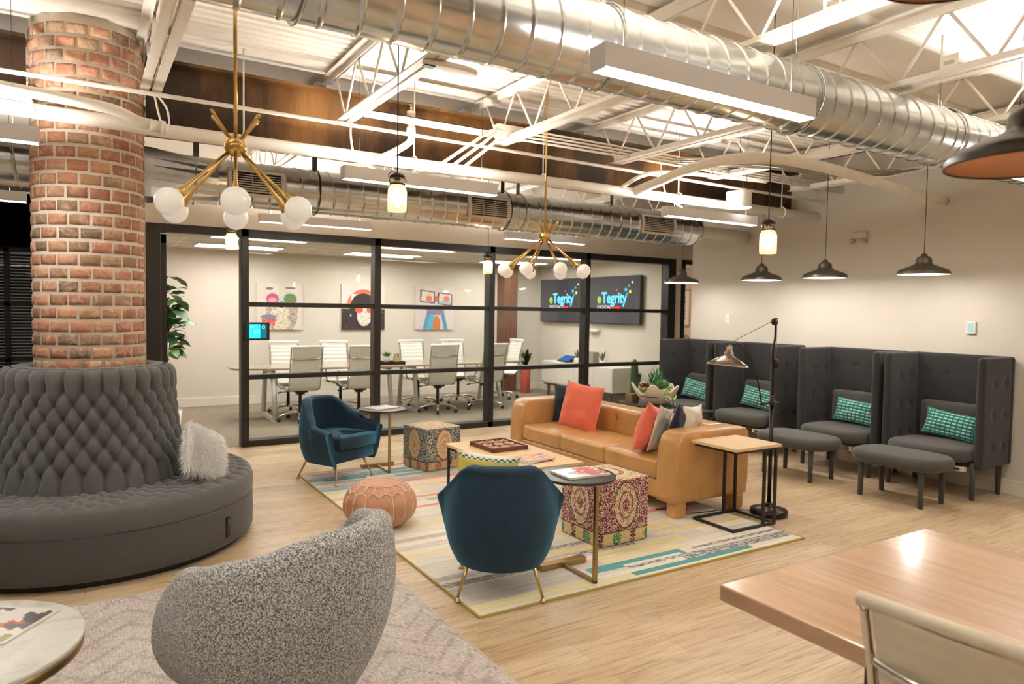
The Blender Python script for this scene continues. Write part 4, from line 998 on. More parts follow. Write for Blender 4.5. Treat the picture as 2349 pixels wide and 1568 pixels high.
cn = {(-1, -1): 'near left corner', (0, -1): 'near side middle', (1, -1): 'near right corner', (-1, 0): 'left side middle', (0, 0): 'centre', (1, 0): 'right side middle', (-1, 1): 'far left corner', (0, 1): 'far side middle', (1, 1): 'far right corner'}
for s_, i, j in order:
    b = MB(); c = Vector((3.06+i*.107, 5.19+j*.122, .4345))
    if s_ == 'X':
        for q in (45, -45): b.box((0, 0, .009), (.105, .022, .018), Matrix.Rotation(R(q), 3, 'Z'))
    else: b.tube([(.034*math.cos(k*PI/12), .034*math.sin(k*PI/12), .010) for k in range(24)], .010, 8, True)
    o = b.build('cross_piece' if s_ == 'X' else 'nought_piece', WL, loc=c); tag(o, 'pale wooden '+('cross' if s_ == 'X' else 'nought')+' at the '+cn[(i, j)]+' of the game board', 'game piece', GP)
def cover(pal_, seed, bg):
    rnd = random.Random(seed); bl_ = [(rnd.random(), rnd.random(), rnd.uniform(.08, .3), rnd.uniform(.06, .25), rnd.choice(pal_)) for _ in range(12)]
    def f(u, v):
        if u < .04 or u > .96 or v < .03 or v > .97: return bg
        for (a, b_, c_, d_, col) in bl_:
            if ((u-a)/c_)**2+((v-b_)/d_)**2 < 1+.5*math.sin(u*30+v*17+seed): return col
        return bg
    return f
def magazine(lb, loc, rz, w_, h_, t_, colf, group=None):
    t = thing('magazine', lb, 'magazine', loc, rz, group)
    MB().bx(-w_/2, w_/2, -h_/2, h_/2, 0, t_*.86).build('pages', M('page_paper', S(228, 224, 214), .7), t)
    b = MB(); b.grid(lambda u, v: (w_*(u-.5)*1.004, h_*(v-.5)*1.004, t_), 30, 40, colf, False); b.bx(-w_/2-.001, w_/2+.001, -h_/2, h_/2, t_*.88, t_*.99); b.c[-6:] = [colf(.02, .02)]*6; b.build('cover', PAINT, t)
gm = 'magazines fanned on the coffee table'
magazine('bottom magazine of the fan on the coffee table, mostly grey', (3.01, 4.62, .421), R(-66), .20, .27, .005, cover([S(180, 176, 172), S(120, 116, 120)], 1, S(206, 200, 198)), gm)
magazine('teal edged magazine, second up in the fan on the coffee table', (3.03, 4.61, .4265), R(-74), .20, .27, .005, cover([S(60, 150, 150), S(30, 60, 90)], 2, S(210, 222, 222)), gm)
magazine('white magazine just under the orange one in the coffee table fan', (3.045, 4.605, .432), R(-82), .20, .27, .005, cover([S(220, 216, 210), S(200, 120, 90)], 3, S(232, 228, 220)), gm)
magazine('top magazine with orange and purple cover on the coffee table', (3.055, 4.615, .4375), R(-90), .20, .27, .005, cover([S(226, 130, 90), S(110, 80, 140), S(240, 180, 130), S(60, 60, 80)], 4, S(222, 140, 108)), gm)
BLT = M('black_stone_top', S(56, 50, 47), .3, var=.12, vs=30); BRZ = M('brushed_bronze', S(176, 150, 104), .38, 1, var=.08, vs=30)
def ctable(lb, loc, lb2):
    t = thing('side_table', lb, 'side table', loc, 0, 'round dark side tables on bronze posts')
    MB().pad([(.235*math.cos(k*PI/30), .235*math.sin(k*PI/30)) for k in range(60)], .59, .606, .004).build('table_top', BLT, t)
    MB().bx(-.012, .012, -.20, -.176, .0, .585).bx(-.03, .03, -.21, -.10, .578, .59).build('post', BRZ, t, bevel=.004)
    MB().bx(-.012, .012, -.20, .14, .0, .02).bx(-.17, .17, .11, .165, .0, .036).build('base', BRZ, t, bevel=.003)
    return t
t1 = ctable('round dark side table with bronze post behind the front facing blue chair', (2.53, 6.56, .011), '')
copy_thing(t1, 'round dark side table with bronze post beside the chair seen from behind', (2.55, 3.38, .011), 0)
magazine('pale magazine on the small round table by the glass wall', (2.53, 6.58, .618), R(-70), .21, .28, .006, cover([S(220, 170, 170), S(190, 190, 190), S(240, 240, 236)], 6, S(232, 226, 220)))
magazine('white magazine with red and grey art on the near round side table', (2.57, 3.38, .618), R(-92), .22, .29, .012, cover([S(60, 60, 64), S(206, 70, 60), S(150, 150, 154), S(240, 238, 234)], 13, S(234, 230, 226)))
t = thing('c_side_table', 'pale oak topped side table with black wire frame by the sofa arm', 'side table', (0, 0, 0))
MB().bx(4.0, 4.5, 3.42, 3.855, .605, .628).build('table_top', OAK, t, bevel=.003)
b = MB(); b2 = MB(); e = .0095
for x in (4.025, 4.475): b.bx(x-e, x+e, 3.44, 3.835, .586, .604); b2.bx(x-e, x+e, 3.44, 3.835, .011, .03)
for y in (3.45, 3.83): b.bx(4.025, 4.475, y-e, y+e, .586, .604); b2.bx(4.025, 4.475, y-e, y+e, .011, .03)
b.build('top_frame', BLACKM, t); b2.build('base_frame', BLACKM, t)
for x, y in ((4.35, 3.45), (4.475, 3.45), (4.35, 3.83), (4.475, 3.83)): MB().bx(x-e, x+e, y-e, y+e, .03, .586).build('upright', BLACKM, t)
# floor lamp
t = thing('floor_lamp', 'tall black pharmacy style floor lamp with flared metal shade', 'floor lamp', (4.68, 3.66, 0))
BRZD = M('dark_bronze', S(52, 44, 38), .3, .75, var=.15, vs=20)
MB().lathe([(.142, 0), (.146, .01), (.146, .035), (.138, .048), (.07, .062), (.035, .075), (.03, .09), (.016, .1)], 48).build('base', BRZD, t)
MB().cyl((0, 0, .09), (0, 0, .90), .016, .015, 14).build('pole', BRZD, t)
MB().lathe([(.016, .88), (.05, .895), (.052, .905), (.02, .915), (.016, .95), (.010, .96)], 24).build('pole_collar', BRZD, t)
MB().tube(smooth_path([(0, 0, .9), (0, 0, 1.15), (-.012, 0, 1.3), (.012, 0, 1.42), (.012, 0, 1.52)], 6), .0085, 10).build('upper_rod', BRZD, t)
MB().cyl((-.0, -.012, 1.545), (-.0, .012, 1.545), .028, n=20).box((0.01, 0, 1.565), (.03, .02, .02)).build('pulley', BRZD, t)
hx = -.505
MB().tube(smooth_path([(-.125, 0, .895), (-.16, 0, 1.02), (-.22, 0, 1.18), (-.30, 0, 1.30), (-.40, 0, 1.375), (hx+.04, 0, 1.37)], 6), .006, 8).cyl((-.13, 0, .895), (0, 0, .9), .009, n=8).build('curved_arm', BRZD, t)
sh = MB(); sh.T = Matrix.Translation((hx, 0, 1.37)) @ Matrix.Rotation(R(7), 4, 'Y')
sh.shell([(.155, -.16), (.15, -.15), (.10, -.118), (.055, -.095), (.035, -.082), (.033, -.06), (.022, -.05), (.024, -.02), (.015, -.005), (.012, .0)], 40)
sh.m = 1; sh.shell([(.153, -.161), (.148, -.153), (.10, -.122), (.03, -.09), (.001, -.088)], 40)
sh.build('shade', [M('pewter_shade', S(138, 126, 114), .25, 1, var=.1), WHITEP], t)
MB().tube([(hx+.02, 0, 1.39), (-.01, 0, 1.555)], .0028, 6).tube([(.028, 0, 1.54), (.03, 0, 1.3), (.03, 0, 1.26)], .0028, 6).build('cord', M('tan_cord', S(170, 140, 96), .7), t)
MB().lathe([(.006, 1.25), (.02, 1.24), (.02, 1.18), (.012, 1.17)], 16, (.03, 0, 0)).build('counterweight', BRZD, t)
MB().tube(smooth_path([(-.05, .1, .012), (-.22, .22, .02), (-.4, .25, .017), (-.62, .3, .02), (-.5, .42, .018), (-.75, .5, .018)], 6), .0035, 6).build('power_cord', BLACKP, t)
# marble table
t = thing('marble_table', 'round pale marble side table with brass band at the left edge', 'side table', (-.39, 2.78, .011))
MB().pad([(.39*math.cos(k*PI/36), .39*math.sin(k*PI/36)) for k in range(72)], .475, .492, .005).build('marble_top', MARBLE, t)
MB().lathe([(.384, .44), (.386, .445), (.386, .474), (.36, .4745)], 72).build('brass_band', M('aged_brass', S(150, 124, 78), .35, 1, var=.1), t)
MB().lathe([(.20, 0), (.20, .015), (.06, .03), (.045, .2), (.06, .44)], 40).build('pedestal', BRASS, t)
magazine('open food magazine lying on the marble table', (-.29, 2.93, .504), R(-35), .34, .26, .006, cover([S(60, 60, 58), S(206, 110, 70), S(196, 80, 60), S(150, 150, 90), S(90, 90, 88), S(220, 214, 200)], 21, S(222, 218, 208)))
# ================================================================ high back booths
def booth():
    t = thing('privacy_booth', '', 'booth chair', (0, 0, 0), 0, 'charcoal high back booths along the right wall')
    W = .90; th = .07; h0, h1 = .28, 1.255
    def panel(name, c, d, dm): return MB().rbox(c, d, .03, .018, dm).build(name, BOOTH, t)
    dmb = [(sx*.035, y, z, .028, .016) for sx in (-1, 1) for y in (-.28, -.09, .09, .28) for z in (.30, .02, -.26)]
    panel('back_panel', (.515, 0, (h0+h1)/2), (th, W, h1-h0), dmb)
    for s in (-1, 1):
        dmw = [(x, sy*.035, z, .028, .018) for sy in (-1, 1) for x in (-.06, .13) for z in (.26, -.02, -.30)]
        panel('wing_panel', (.24, s*(W/2-th/2), (h0+h1)/2), (.50, th, h1-h0), dmw)
    n = 60; P = []
    for k in range(n):
        a = 2*PI*k/n; c_, s_ = math.cos(a), math.sin(a); P.append((.15+.33*math.copysign(abs(c_)**.6, c_), .37*math.copysign(abs(s_)**.55, s_)))
    MB().pad(P, .325, .45, .05, .02).build('seat_cushion', BOOTHS, t)
    MB().rbox((.425, 0, .62), (.10, .60, .36), .045, 10, (), (.02, 0, 0)).build('lumbar_cushion', BOOTHS, t)
    MB().bx(-.02, .46, -.34, .34, .29, .325).build('seat_frame', BLACKM, t)
    for x in (.0, .46):
        for y in (-.375, .375): MB().cyl((x+.02, y, .325), (x+.02, y, 0), .025, .021, 14).build('leg', BOOTHS, t)
    o = MB().box((-.03, -.27, .27), (.06, .13, .045)).build('power_outlet', WHITEP, t, bevel=.006); MB().box((-.062, -.27, .27), (.003, .07, .022)).build('sockets', M('socket_grey', S(70, 68, 66), .4), o)
    return t
bl_ = [(3.455, 'rightmost charcoal high back booth with an ottoman in front'), (4.405, 'second charcoal high back booth from the right'), (5.60, 'charcoal high back booth behind the floor lamp'), (6.56, 'farthest charcoal high back booth, behind the succulent shell')]
b0 = None
for y, lb in bl_:
    if b0 is None: b0 = booth(); b0.location = (6.62, y, 0); b0['label'] = lb
    else: copy_thing(b0, lb, (6.62, y, 0))
def bott():
    t = thing('bench_ottoman', '', 'ottoman', (0, 0, 0), 0, 'charcoal ottomans in front of the booths')
    P = []
    for k in range(60):
        a = 2*PI*k/60; c_, s_ = math.cos(a), math.sin(a); P.append((.27*math.copysign(abs(c_)**.7, c_), .395*math.copysign(abs(s_)**.62, s_)))
    MB().pad(P, .305, .42, .052, .014).build('cushion', BOOTHS, t)
    for x in (-.165, .165):
        for y in (-.265, .265): MB().cyl((x, y, .32), (x, y, 0), .025, .021, 14).build('leg', BOOTHS, t)
    return t
o0 = bott(); o0.location = (6.12, 3.42, 0); o0['label'] = 'charcoal upholstered ottoman in front of the rightmost booth'
copy_thing(o0, 'charcoal upholstered ottoman in front of the second booth from the right', (6.09, 4.44, 0))
def tealcol(u, v):
    a, b_ = (u*11) % 1, (v*8) % 1
    if u < .06 or u > .94 or v < .07 or v > .93: return S(40, 140, 128)
    if a < .10: return S(12, 92, 92)
    if .3 < b_ < .62 and a > .2: return S(200, 214, 198)
    return S(16, 122, 114) if b_ > .62 else S(40, 150, 138)
for i, (y, lb, ro) in enumerate(((3.40, 'teal cushion with white dashes in the rightmost booth', -7), (4.33, 'teal cushion with white dashes in the second booth from the right', -5), (5.57, 'teal cushion with white dashes in the booth behind the floor lamp', -8), (6.56, 'lighter looking teal dashed cushion in the farthest booth', -8))):
    cushion('lumbar_pillow', lb, FABP, stand((6.885, y, .60), R(-84), R(14), R(ro)), .48, .25, .13, seed=20+i, k=.09, col=tealcol, n=(88, 64), group='teal dashed lumbar pillows')
# ================================================================ desk and chairs
t = thing('wood_desk', 'large glossy butcher block desk in the bottom right foreground', 'desk', (0, 0, 0))
MB().bx(1.70, 2.885, -1.2, 1.505, .70, .752).build('desk_top', DESKW, t, bevel=.006)
for y in (1.16, -.8): MB().bx(1.86, 1.98, y-.14, y-.04, 0, .70).bx(2.62, 2.74, y-.14, y-.04, 0, .70).bx(1.86, 2.74, y-.13, y-.05, .62, .70).build('leg_frame', BLACKM, t, bevel=.004)
def office_chair(leather, name='office_chair'):
    t = thing(name, '', 'office chair', (0, 0, 0))
    side = smooth_path([(.24, 0, .455), (.20, 0, .475), (.0, 0, .462), (-.12, 0, .455), (-.19, 0, .49), (-.225, 0, .58), (-.25, 0, .72), (-.285, 0, .90), (-.325, 0, 1.05)], 5)
    for s in (-1, 1):
        b = MB(); b.tube([(p.x, s*.215, p.z) for p in side], .011, 8, flat=1.6); b.build('side_rail', CHROME, t)
        b = MB(); b.tube(smooth_path([(.10, s*.222, .455), (.13, s*.265, .50), (.16, s*.285, .60), (.12, s*.285, .665), (.0, s*.285, .68), (-.14, s*.28, .67), (-.22, s*.255, .655), (-.238, s*.222, .64)], 4), .0095, 8, flat=1.5); a_ = b.build('armrest', CHROME, t)
    n = len(side); b = MB()
    def sl(u, v):
        q = u*(n-1); i = min(n-2, int(q)); p = side[i].lerp(side[i+1], q-i); d = (side[i+1]-side[i]).normalized(); N = Vector((-d.z, 0, d.x))
        if N.z < 0 and u < .4: N = -N
        if u >= .4 and N.x < 0: N = -N
        rib = .006*abs(math.sin(u*24*PI))**.5; y = (v*2-1)*.194; return p, N, rib, y
    def top(u, v): p, N, rib, y = sl(u, v); sag = -.012*(1-(y/.21)**2); return tuple(p+N*(.004+rib+sag)+Vector((0, y, 0)))
    def bot(u, v): p, N, rib, y = sl(u, 1-v); sag = -.012*(1-(y/.21)**2); return tuple(p+N*(-.006-rib*.4+sag)+Vector((0, y, 0)))
    b.grid(top, 120, 6); b.grid(bot, 120, 6); b.build('sling_seat', leather, t)
    p = side[-1]; MB().tube([(p.x-.004, -.228, p.z+.012), (p.x-.004, .228, p.z+.012)], .019, 12).build('head_roll', leather, t)
    MB().tube(smooth_path([(-.288, -.215, .90), (-.318, -.1, .892), (-.318, .1, .892), (-.288, .215, .90)], 4), .009, 8, flat=1.5).build('cross_bar', CHROME, t); MB().tube([(-.12, -.205, .445), (-.12, .205, .445)], .010, 8).build('cross_bar', CHROME, t); MB().tube([(.16, -.205, .45), (.16, .205, .45)], .010, 8).build('cross_bar', CHROME, t)
    b = MB(); b.box((.02, 0, .425), (.24, .16, .035)).box((0, 0, .40), (.10, .10, .05)); b.cyl((0, 0, .10), (0, 0, .40), .026, .022, 14).build('column', BLACKP, t)
    l_ = MB().tube([(.05, .08, .42), (.05, .24, .41), (.05, .29, .40)], .006, 6).tube([(.05, .25, .41), (.05, .30, .40)], .012, 8).build('lever', BLACKP, t)
    for k in range(5):
        a = 2*PI*k/5+.3; d = Vector((math.cos(a), math.sin(a), 0)); lg_ = MB().tube(smooth_path([d*.02+Vector((0, 0, .12)), d*.15+Vector((0, 0, .115)), d*.28+Vector((0, 0, .085)), d*.30+Vector((0, 0, .06))], 4), [.022]*4+[.019]*4+[.015]*4+[.013], 8, flat=.8).build('leg', CHROME, t)
        pd = Vector((-d.y, d.x, 0)); c = d*.30+Vector((0, 0, .028)); MB().cyl(c-pd*.02, c+pd*.02, .027, n=14).build('caster', BLACKP, lg_)
    return t
oc = office_chair(CREAML); oc.location = (1.93, .70, 0); oc.rotation_euler = (0, 0, R(3)); oc['label'] = 'cream office chair with chrome frame pulled up to the foreground desk, back to camera'
oc.location = (1.82, .74, 0); oc.scale = (.9, .9, .9)
wc = office_chair(WHITEL); wc.location = (2.62, 9.98, 0); wc.rotation_euler = (0, 0, R(92)); GCH = 'white conference chairs'
wc['label'] = 'leftmost white office chair on the near side of the conference table'; wc['group'] = GCH
CH = [(3.46, 9.93, 86, 'second white office chair from left on the near side, half behind a mullion'), (4.73, 9.92, 84, 'third white office chair from left on the near side of the conference table'), (5.58, 9.95, 95, 'rightmost white office chair on the near side of the conference table, behind a mullion'),
      (2.65, 10.78, -92, 'leftmost white office chair on the far side of the conference table'), (3.47, 10.82, -88, 'second white office chair from left on the far side of the conference table'), (4.79, 10.80, -90, 'third white office chair from left on the far side, behind the small green plant'), (5.55, 10.82, -94, 'rightmost white office chair on the far side of the conference table'), (6.52, 11.0, 180, 'white office chair at the right end of the conference table, turned sideways')]
for x, y, a, lb in CH: copy_thing(wc, lb, (x, y, 0), R(a), GCH)
# conference table
t = thing('conference_table', 'long boat shaped conference table with white angled legs behind the glass', 'table', (0, 0, 0))
P = [(1.76, 10.12), (2.4, 9.98), (3.2, 9.89), (4.1, 9.86), (5.0, 9.89), (5.8, 9.98), (6.42, 10.12), (6.44, 10.4), (6.42, 10.62), (5.8, 10.76), (5.0, 10.85), (4.1, 10.88), (3.2, 10.85), (2.4, 10.76), (1.76, 10.62), (1.74, 10.4)]
MB().pad(resample(P, 64), .722, .752, .006).build('table_top', M('walnut_grey_top', S(168, 146, 124), .22, var=.14, vs=3, stretch=(1, 9, 1), coat=.4), t)
for x in (2.28, 4.0, 4.42, 5.92):
    MB().tube([(x, 10.0, .02), (x, 10.12, .70)], .035, 4).tube([(x, 10.74, .02), (x, 10.62, .70)], .035, 4).bx(x-.03, x+.03, 9.98, 10.76, 0, .05).bx(x-.03, x+.03, 10.1, 10.64, .67, .72).build('leg_frame', M('white_powder_coat', S(216, 218, 208), .4), t)
t = thing('desk_tray', 'black rectangular tray on the conference table', 'tray', (4.03, 10.15, .753)); MB().bx(-.20, .20, -.13, .13, 0, .01).bx(-.2, -.19, -.13, .13, 0, .045).bx(.19, .2, -.13, .13, 0, .045).bx(-.2, .2, -.13, -.12, 0, .045).bx(-.2, .2, .12, .13, 0, .045).build('tray_body', BLACKM, t)
t = thing('pen_cup', 'tan pen cup holding dark markers on the black tray', 'pen cup', (4.14, 10.15, .764)); MB().bx(-.045, .045, -.035, .035, 0, .095).build('cup', M('tan_cup', S(206, 170, 116), .6), t)
for k in range(4): MB().cyl((-.03+.02*k, .0, .05), (-.036+.022*k, .0, .15), .006, n=8).build('marker', BLACKP, t)
t = thing('remote_control', 'dark remote control lying in the black tray', 'remote', (3.90, 10.14, .764), R(20)); MB().box((0, 0, .012), (.16, .05, .024)).build('body', BLACKP, t, bevel=.004)
def leaf(mb, base, d, up, L_, W_, col, droop=.25, n=6, wave=0):
    d = Vector(d).normalized(); s_ = d.cross(Vector(up)).normalized(); u_ = s_.cross(d); vs = []; fs = []
    for i in range(n+1):
        t_ = i/n; w_ = W_*math.sin(PI*min(1, (t_*.92+.06)))**.8*(.75+.5*t_) if True else 0
        c = Vector(base)+d*L_*t_-Vector((0, 0, 1))*droop*L_*t_*t_
        wv = wave*math.sin(t_*14)
        vs += [c-s_*w_+u_*(.12*w_+wv), c, c+s_*w_+u_*(.12*w_-wv)]
    for i in range(n): o = i*3; fs += [(o, o+1, o+4, o+3), (o+1, o+2, o+5, o+4)]
    mb.add(vs, fs, True, [col]*len(fs))
def greens(i): return random.choice([S(44, 92, 34), S(58, 112, 42), S(78, 140, 58), S(36, 74, 32), S(98, 160, 66)])
def small_plant(lb, loc, pot, n, L_, W_, name='potted_plant', spread=1.0, potc=WHITEP, cols=None, r=.05, h=.09):
    t = thing(name, lb, 'plant', loc)
    pt = MB().lathe([(r*.85, 0), (r, h), (r*.9, h), (r*.88, h-.012)], 24).build('pot', potc, t); MB().lathe([(r*.88, h-.014), (.001, h-.012)], 20).build('soil', SOIL, pt)
    b = MB()
    for k in range(n):
        a = 2.4*k; el = .5+.9*random.random(); d = (math.cos(a)*spread, math.sin(a)*spread, el); leaf(b, (math.cos(a)*r*.2, math.sin(a)*r*.2, h-.01), d, (0, 0, 1), L_*random.uniform(.6, 1), W_, (cols or greens)(k), .15)
    b.build('leaves', LEAF, t); return t
small_plant('small bright green plant in white pot on the black tray', (3.99, 10.2, .764), 0, 46, .14, .014, cols=lambda k: random.choice([S(140, 180, 90), S(110, 160, 70), S(170, 200, 120)]), spread=.9, h=.11, r=.055)
# art on the conference wall
def canvas(lb, x0, x1, z0, z1, fn, nu=76, nv=84):
    t = thing('wall_art', lb, 'picture', ((x0+x1)/2, 12.098, z0), 0, 'painted canvases on the conference room wall')
    w_, h_ = x1-x0, z1-z0; b = MB(); b.grid(lambda u, v: (w_*(u-.5), -.032, h_*v), nu, nv, fn, False); b.build('print', CANVAS, t)
    MB().bx(-w_/2, w_/2, -.031, 0, 0, h_).build('canvas_wrap', M('canvas_edge', S(206, 196, 184), .8), t)
def E(u, v, a, b_, c, d): return ((u-a)/c)**2+((v-b_)/d)**2
rn = random.Random(4)
def art1(u, v):
    bg = S(222, 208, 196) if (int(u*4.3) % 2) else S(216, 200, 190)
    if E(u, v, .34, .66, .13, .12) < 1: return S(206, 84, 112) if E(u, v, .34, .64, .09, .05) > 1 else S(230, 160, 170)
    if E(u, v, .72, .66, .14, .12) < 1: return S(112, 134, 82)
    if E(u, v, .34, .66, .16, .15) < 1 or E(u, v, .72, .66, .17, .15) < 1: return S(176, 200, 206)
    if abs(v-.69) < .03 and .46 < u < .60: return S(180, 206, 212)
    if E(u, v, .53, .52, .06, .05) < 1: return S(60, 56, 60)
    if E(u, v, .26, .28, .17, .05) < 1: return S(120, 132, 160)
    if .1 < u < .42 and .08 < v < .30 and abs(u-.26) < .10+.25*v: return S(212, 84, 62) if rn.random() > .15 else S(236, 200, 180)
    if E(u, v, .52, .14, .2, .14) < 1 or E(u, v, .5, .36, .2, .16) < 1: return S(228, 214, 190) if rn.random() > .2 else S(150, 130, 120)
    if E(u, v, .55, .40, .34, .52) < 1 and v < .62: return random.choice([S(170, 150, 146), S(110, 92, 90), S(206, 190, 182), S(206, 190, 182)])
    if E(u, v, .28, .88, .08, .03) < 1 or E(u, v, .72, .9, .12, .02) < 1: return S(120, 110, 120)
    return bg
def art2(u, v):
    if v < .46 and (E(u, v, .5, .3, .30, .38) > 1): return S(56, 46, 46) if rn.random() > .06 else S(120, 110, 108)
    if .78 < v < .90 and E(u, v, .5, .55, .34, .34) < 1.05 and E(u, v, .5, .55, .26, .26) > 1: return S(226, 110, 90)
    if E(u, v, .5, .55, .38, .34) < 1 and E(u, v, .5, .55, .29, .26) > 1 and v > .5: return S(232, 222, 214) if abs(u-.5) < .28 else S(216, 120, 100)
    if E(u, v, .40, .44, .09, .07) < 1 or E(u, v, .66, .44, .09, .07) < 1: return S(228, 92, 72)
    if E(u, v, .52, .32, .17, .24) < 1: return S(226, 214, 204) if rn.random() > .08 else S(90, 80, 80)
    if E(u, v, .5, .5, .32, .36) < 1 or (v < .3): return S(58, 48, 50)
    return S(214, 200, 190) if int(u*5) % 2 else S(220, 208, 198)
def art3(u, v):
    for a in (.31, .77):
        e = max(abs(u-a-.02*(v-.7))/.19, abs(v-.74+.1*(u-.5))/.14)
        if e < 1: return S(108, 72, 56) if e > .84 else (S(226, 130, 100) if E(u, v, a+.04, .72, .08, .07) < 1 else (S(160, 190, 206) if v < .68 else S(226, 212, 200)))
    if .46 < u < .6 and .64 < v < .78: return S(220, 120, 90)
    if abs(u-.52) < .30-(.52-v)*.9 and .34 < v < .54: return S(150, 136, 160) if rn.random() > .1 else S(90, 80, 110)
    if E(u, v, .55, .12, .1, .2) < 1: return S(206, 128, 76)
    if abs(abs(u-.52)-.28+.25*v) < .05 and v < .46: return S(96, 150, 186)
    if abs(u-.40) < .10 and v < .36: return S(96, 180, 206)
    return S(220, 206, 202) if int(u*4) % 2 else S(212, 200, 198)
canvas('painted animal in pink and green sunglasses holding a red drink, leftmost canvas', 2.45, 3.21, 1.22, 2.0, art1)
canvas('painted dark ape wearing headphones, middle canvas', 3.88, 4.68, 1.22, 2.02, art2)
canvas('painted bird in oversized square glasses, rightmost canvas', 5.28, 6.07, 1.22, 2.03, art3)
# screens with lettering
def tv(lb, y0, y1):
    t = thing('wall_television', lb, 'television', (7.98, (y0+y1)/2, 1.39)); w_ = y1-y0
    MB().bx(-.02, .03, -w_/2, w_/2, 0, .84).build('housing', BLACKP, t, bevel=.004)
    MB().bx(-.0215, -.02, -w_/2+.012, w_/2-.012, .018, .83).build('screen', M('tv_screen', S(46, 46, 50), .12, coat=.4, emit=.03, ecol=(.5, .5, .6)), t)
    MB().box((.05, 0, .4), (.04, .4, .3)).build('wall_bracket', BLACKP, t)
    rot = (R(90), 0, R(-90)); cb = emis('logo_blue', S(96, 190, 236), 1.0); ys = .49; z = .405; T_ = lambda s_, sz, y, zz, m, bd=.0, sx=1: text_mesh(s_, sz, (-.024, y, zz), rot, m, t, 'logo_lettering', .0008, bd, None, sx)
    T_('Tegrity', .27, .30, .375, cb, .006, .86)
    T_('e', .24, .425, .375, emis('logo_green', S(150, 180, 70), .9), .006, .95)
    T_('DIGITAL', .085, .43, .272, emis('logo_white', S(210, 206, 200), .8), 0, 1.25)
    MB().bx(-.0245, -.0235, -.20, .02, .275, .315).build('logo_bar', emis('logo_red', S(196, 52, 52), .9), t)
    e = MB()
    for k, (c, a) in enumerate(((0, 40), (1, 130), (2, 210), (3, 300))): pass
    for k, (yy, zz, s_, c) in enumerate(((-.35, .60, .055, S(72, 160, 236)), (-.43, .665, .045, S(60, 150, 110)), (-.51, .725, .032, S(220, 216, 170)), (-.46, .565, .05, S(214, 192, 80)), (-.385, .53, .035, S(70, 160, 100)), (-.11, .60, .035, S(200, 60, 70)))):
        MB().bx(-.0245, -.0235, yy-s_/2, yy+s_/2, zz-s_/2, zz+s_/2).build('logo_square', emis('logo_sq%d' % k, c, .9), t)
    return t
tv('wall television at left in the conference room showing the logo', 10.40, 11.90); tv('wall television at right in the conference room, nearer the glass', 8.91, 10.34)
t = thing('video_bar', 'small grey camera mount under the televisions', 'camera', (8.0, 10.2, 1.26)); MB().rbox((0, 0, 0), (.08, .3, .07), .03, 6).build('body', STEELW, t)
# credenza with things on it
t = thing('credenza', 'long white credenza on brown legs under the televisions', 'credenza', (0, 0, 0))
MB().bx(7.5, 8.0, 9.02, 11.12, .25, .665).build('body', WHITEP, t, bevel=.004)
for k in range(4): MB().bx(7.49, 7.5, 9.03+k*.523, 9.545+k*.523, .27, .655).build('door', M('credenza_door', S(226, 220, 208), .5), t)
WAL = M('walnut_leg', S(110, 74, 54), .5, var=.1)
MB().bx(7.52, 7.98, 9.06, 11.08, .215, .249).build('under_frame', WAL, t)
for x in (7.56, 7.94):
    for y in (9.15, 10.98): MB().cyl((x, y, .22), (x-.0, y, 0), .028, .016, 12).build('leg', WAL, t)
t = thing('tablet', 'blue screened tablet on a dark wedge on the credenza', 'tablet', (7.66, 10.55, .668), R(-90)); r_m = Matrix.Rotation(R(25), 3, 'X'); MB().box((0, 0, .06), (.34, .22, .012), r_m).build('case', BLACKP, t); b = MB().box((0, -.002, .0675), (.29, .18, .003), r_m); b.build('screen', emis('tablet_blue', S(50, 90, 150), .8), t); MB().box((0, .07, .045), (.2, .02, .085)).build('stand', BLACKP, t)
sn = lambda k: random.choice([S(52, 84, 50), S(70, 100, 60)])
small_plant('snake plant in white pot next to the tablet on the credenza', (7.7, 10.28, .668), 0, 5, .26, .016, 'snake_plant', .3, cols=sn)
small_plant('snake plant in white pot at the right end of the credenza', (7.7, 9.55, .668), 0, 5, .26, .016, 'snake_plant', .3, cols=sn)
t = thing('desk_speaker', 'grey box speaker on the credenza behind the thick mullion', 'speaker', (7.78, 9.98, .667)); MB().rbox((0, 0, .11), (.14, .3, .22), .015, 6).build('body', M('grey_speaker', S(140, 134, 122), .8), t)
# coral vase with lily, brown post, cactus
t = thing('coral_vase_plant', 'tall coral floor vase holding dark leaves and a white lily', 'plant', (7.40, 11.55, 0))
MB().lathe([(.085, 0), (.092, .01), (.094, .48), (.088, .50), (.08, .5), (.078, .47)], 40, fn=lambda r, z, a: r*(1+.02*math.sin(a*12+z*60))).build('vase', M('coral_glaze', S(206, 98, 76), .5, var=.2, vs=30, bmp=.4, bs_=80), t)
b = MB()
for k in range(34): a = k*2.4; q = random.uniform(.2, .9); leaf(b, (0, 0, .46+random.uniform(0, .22)), (math.cos(a)*q, math.sin(a)*q, random.uniform(.4, 1.2)), (0, 0, 1), random.uniform(.16, .36), .034, random.choice([S(30, 44, 30), S(44, 64, 40), S(62, 84, 54)]), .3)
b.build('leaves', LEAF, t)
b = MB(); leaf(b, (-.12, -.12, .62), (-.3, -.3, .5), (1, 0, 0), .16, .05, S(226, 220, 190), .1); b.build('flower', LEAF, t)
MB().cyl((0, 0, .4), (-.1, -.1, .63), .005, n=6).build('stem', LEAF, t)
t = thing('wood_post', 'brown wood clad post against the conference room back wall', 'post', (7.2, 11.95, 0)); MB().bx(-.15, -.002, -.14, .14, 0, CZ-.003).bx(.002, .15, -.14, .14, 0, CZ-.003).build('planks', M('walnut_cladding', S(112, 76, 54), .5, var=.2, vs=3, stretch=(6, 6, .6)), t)
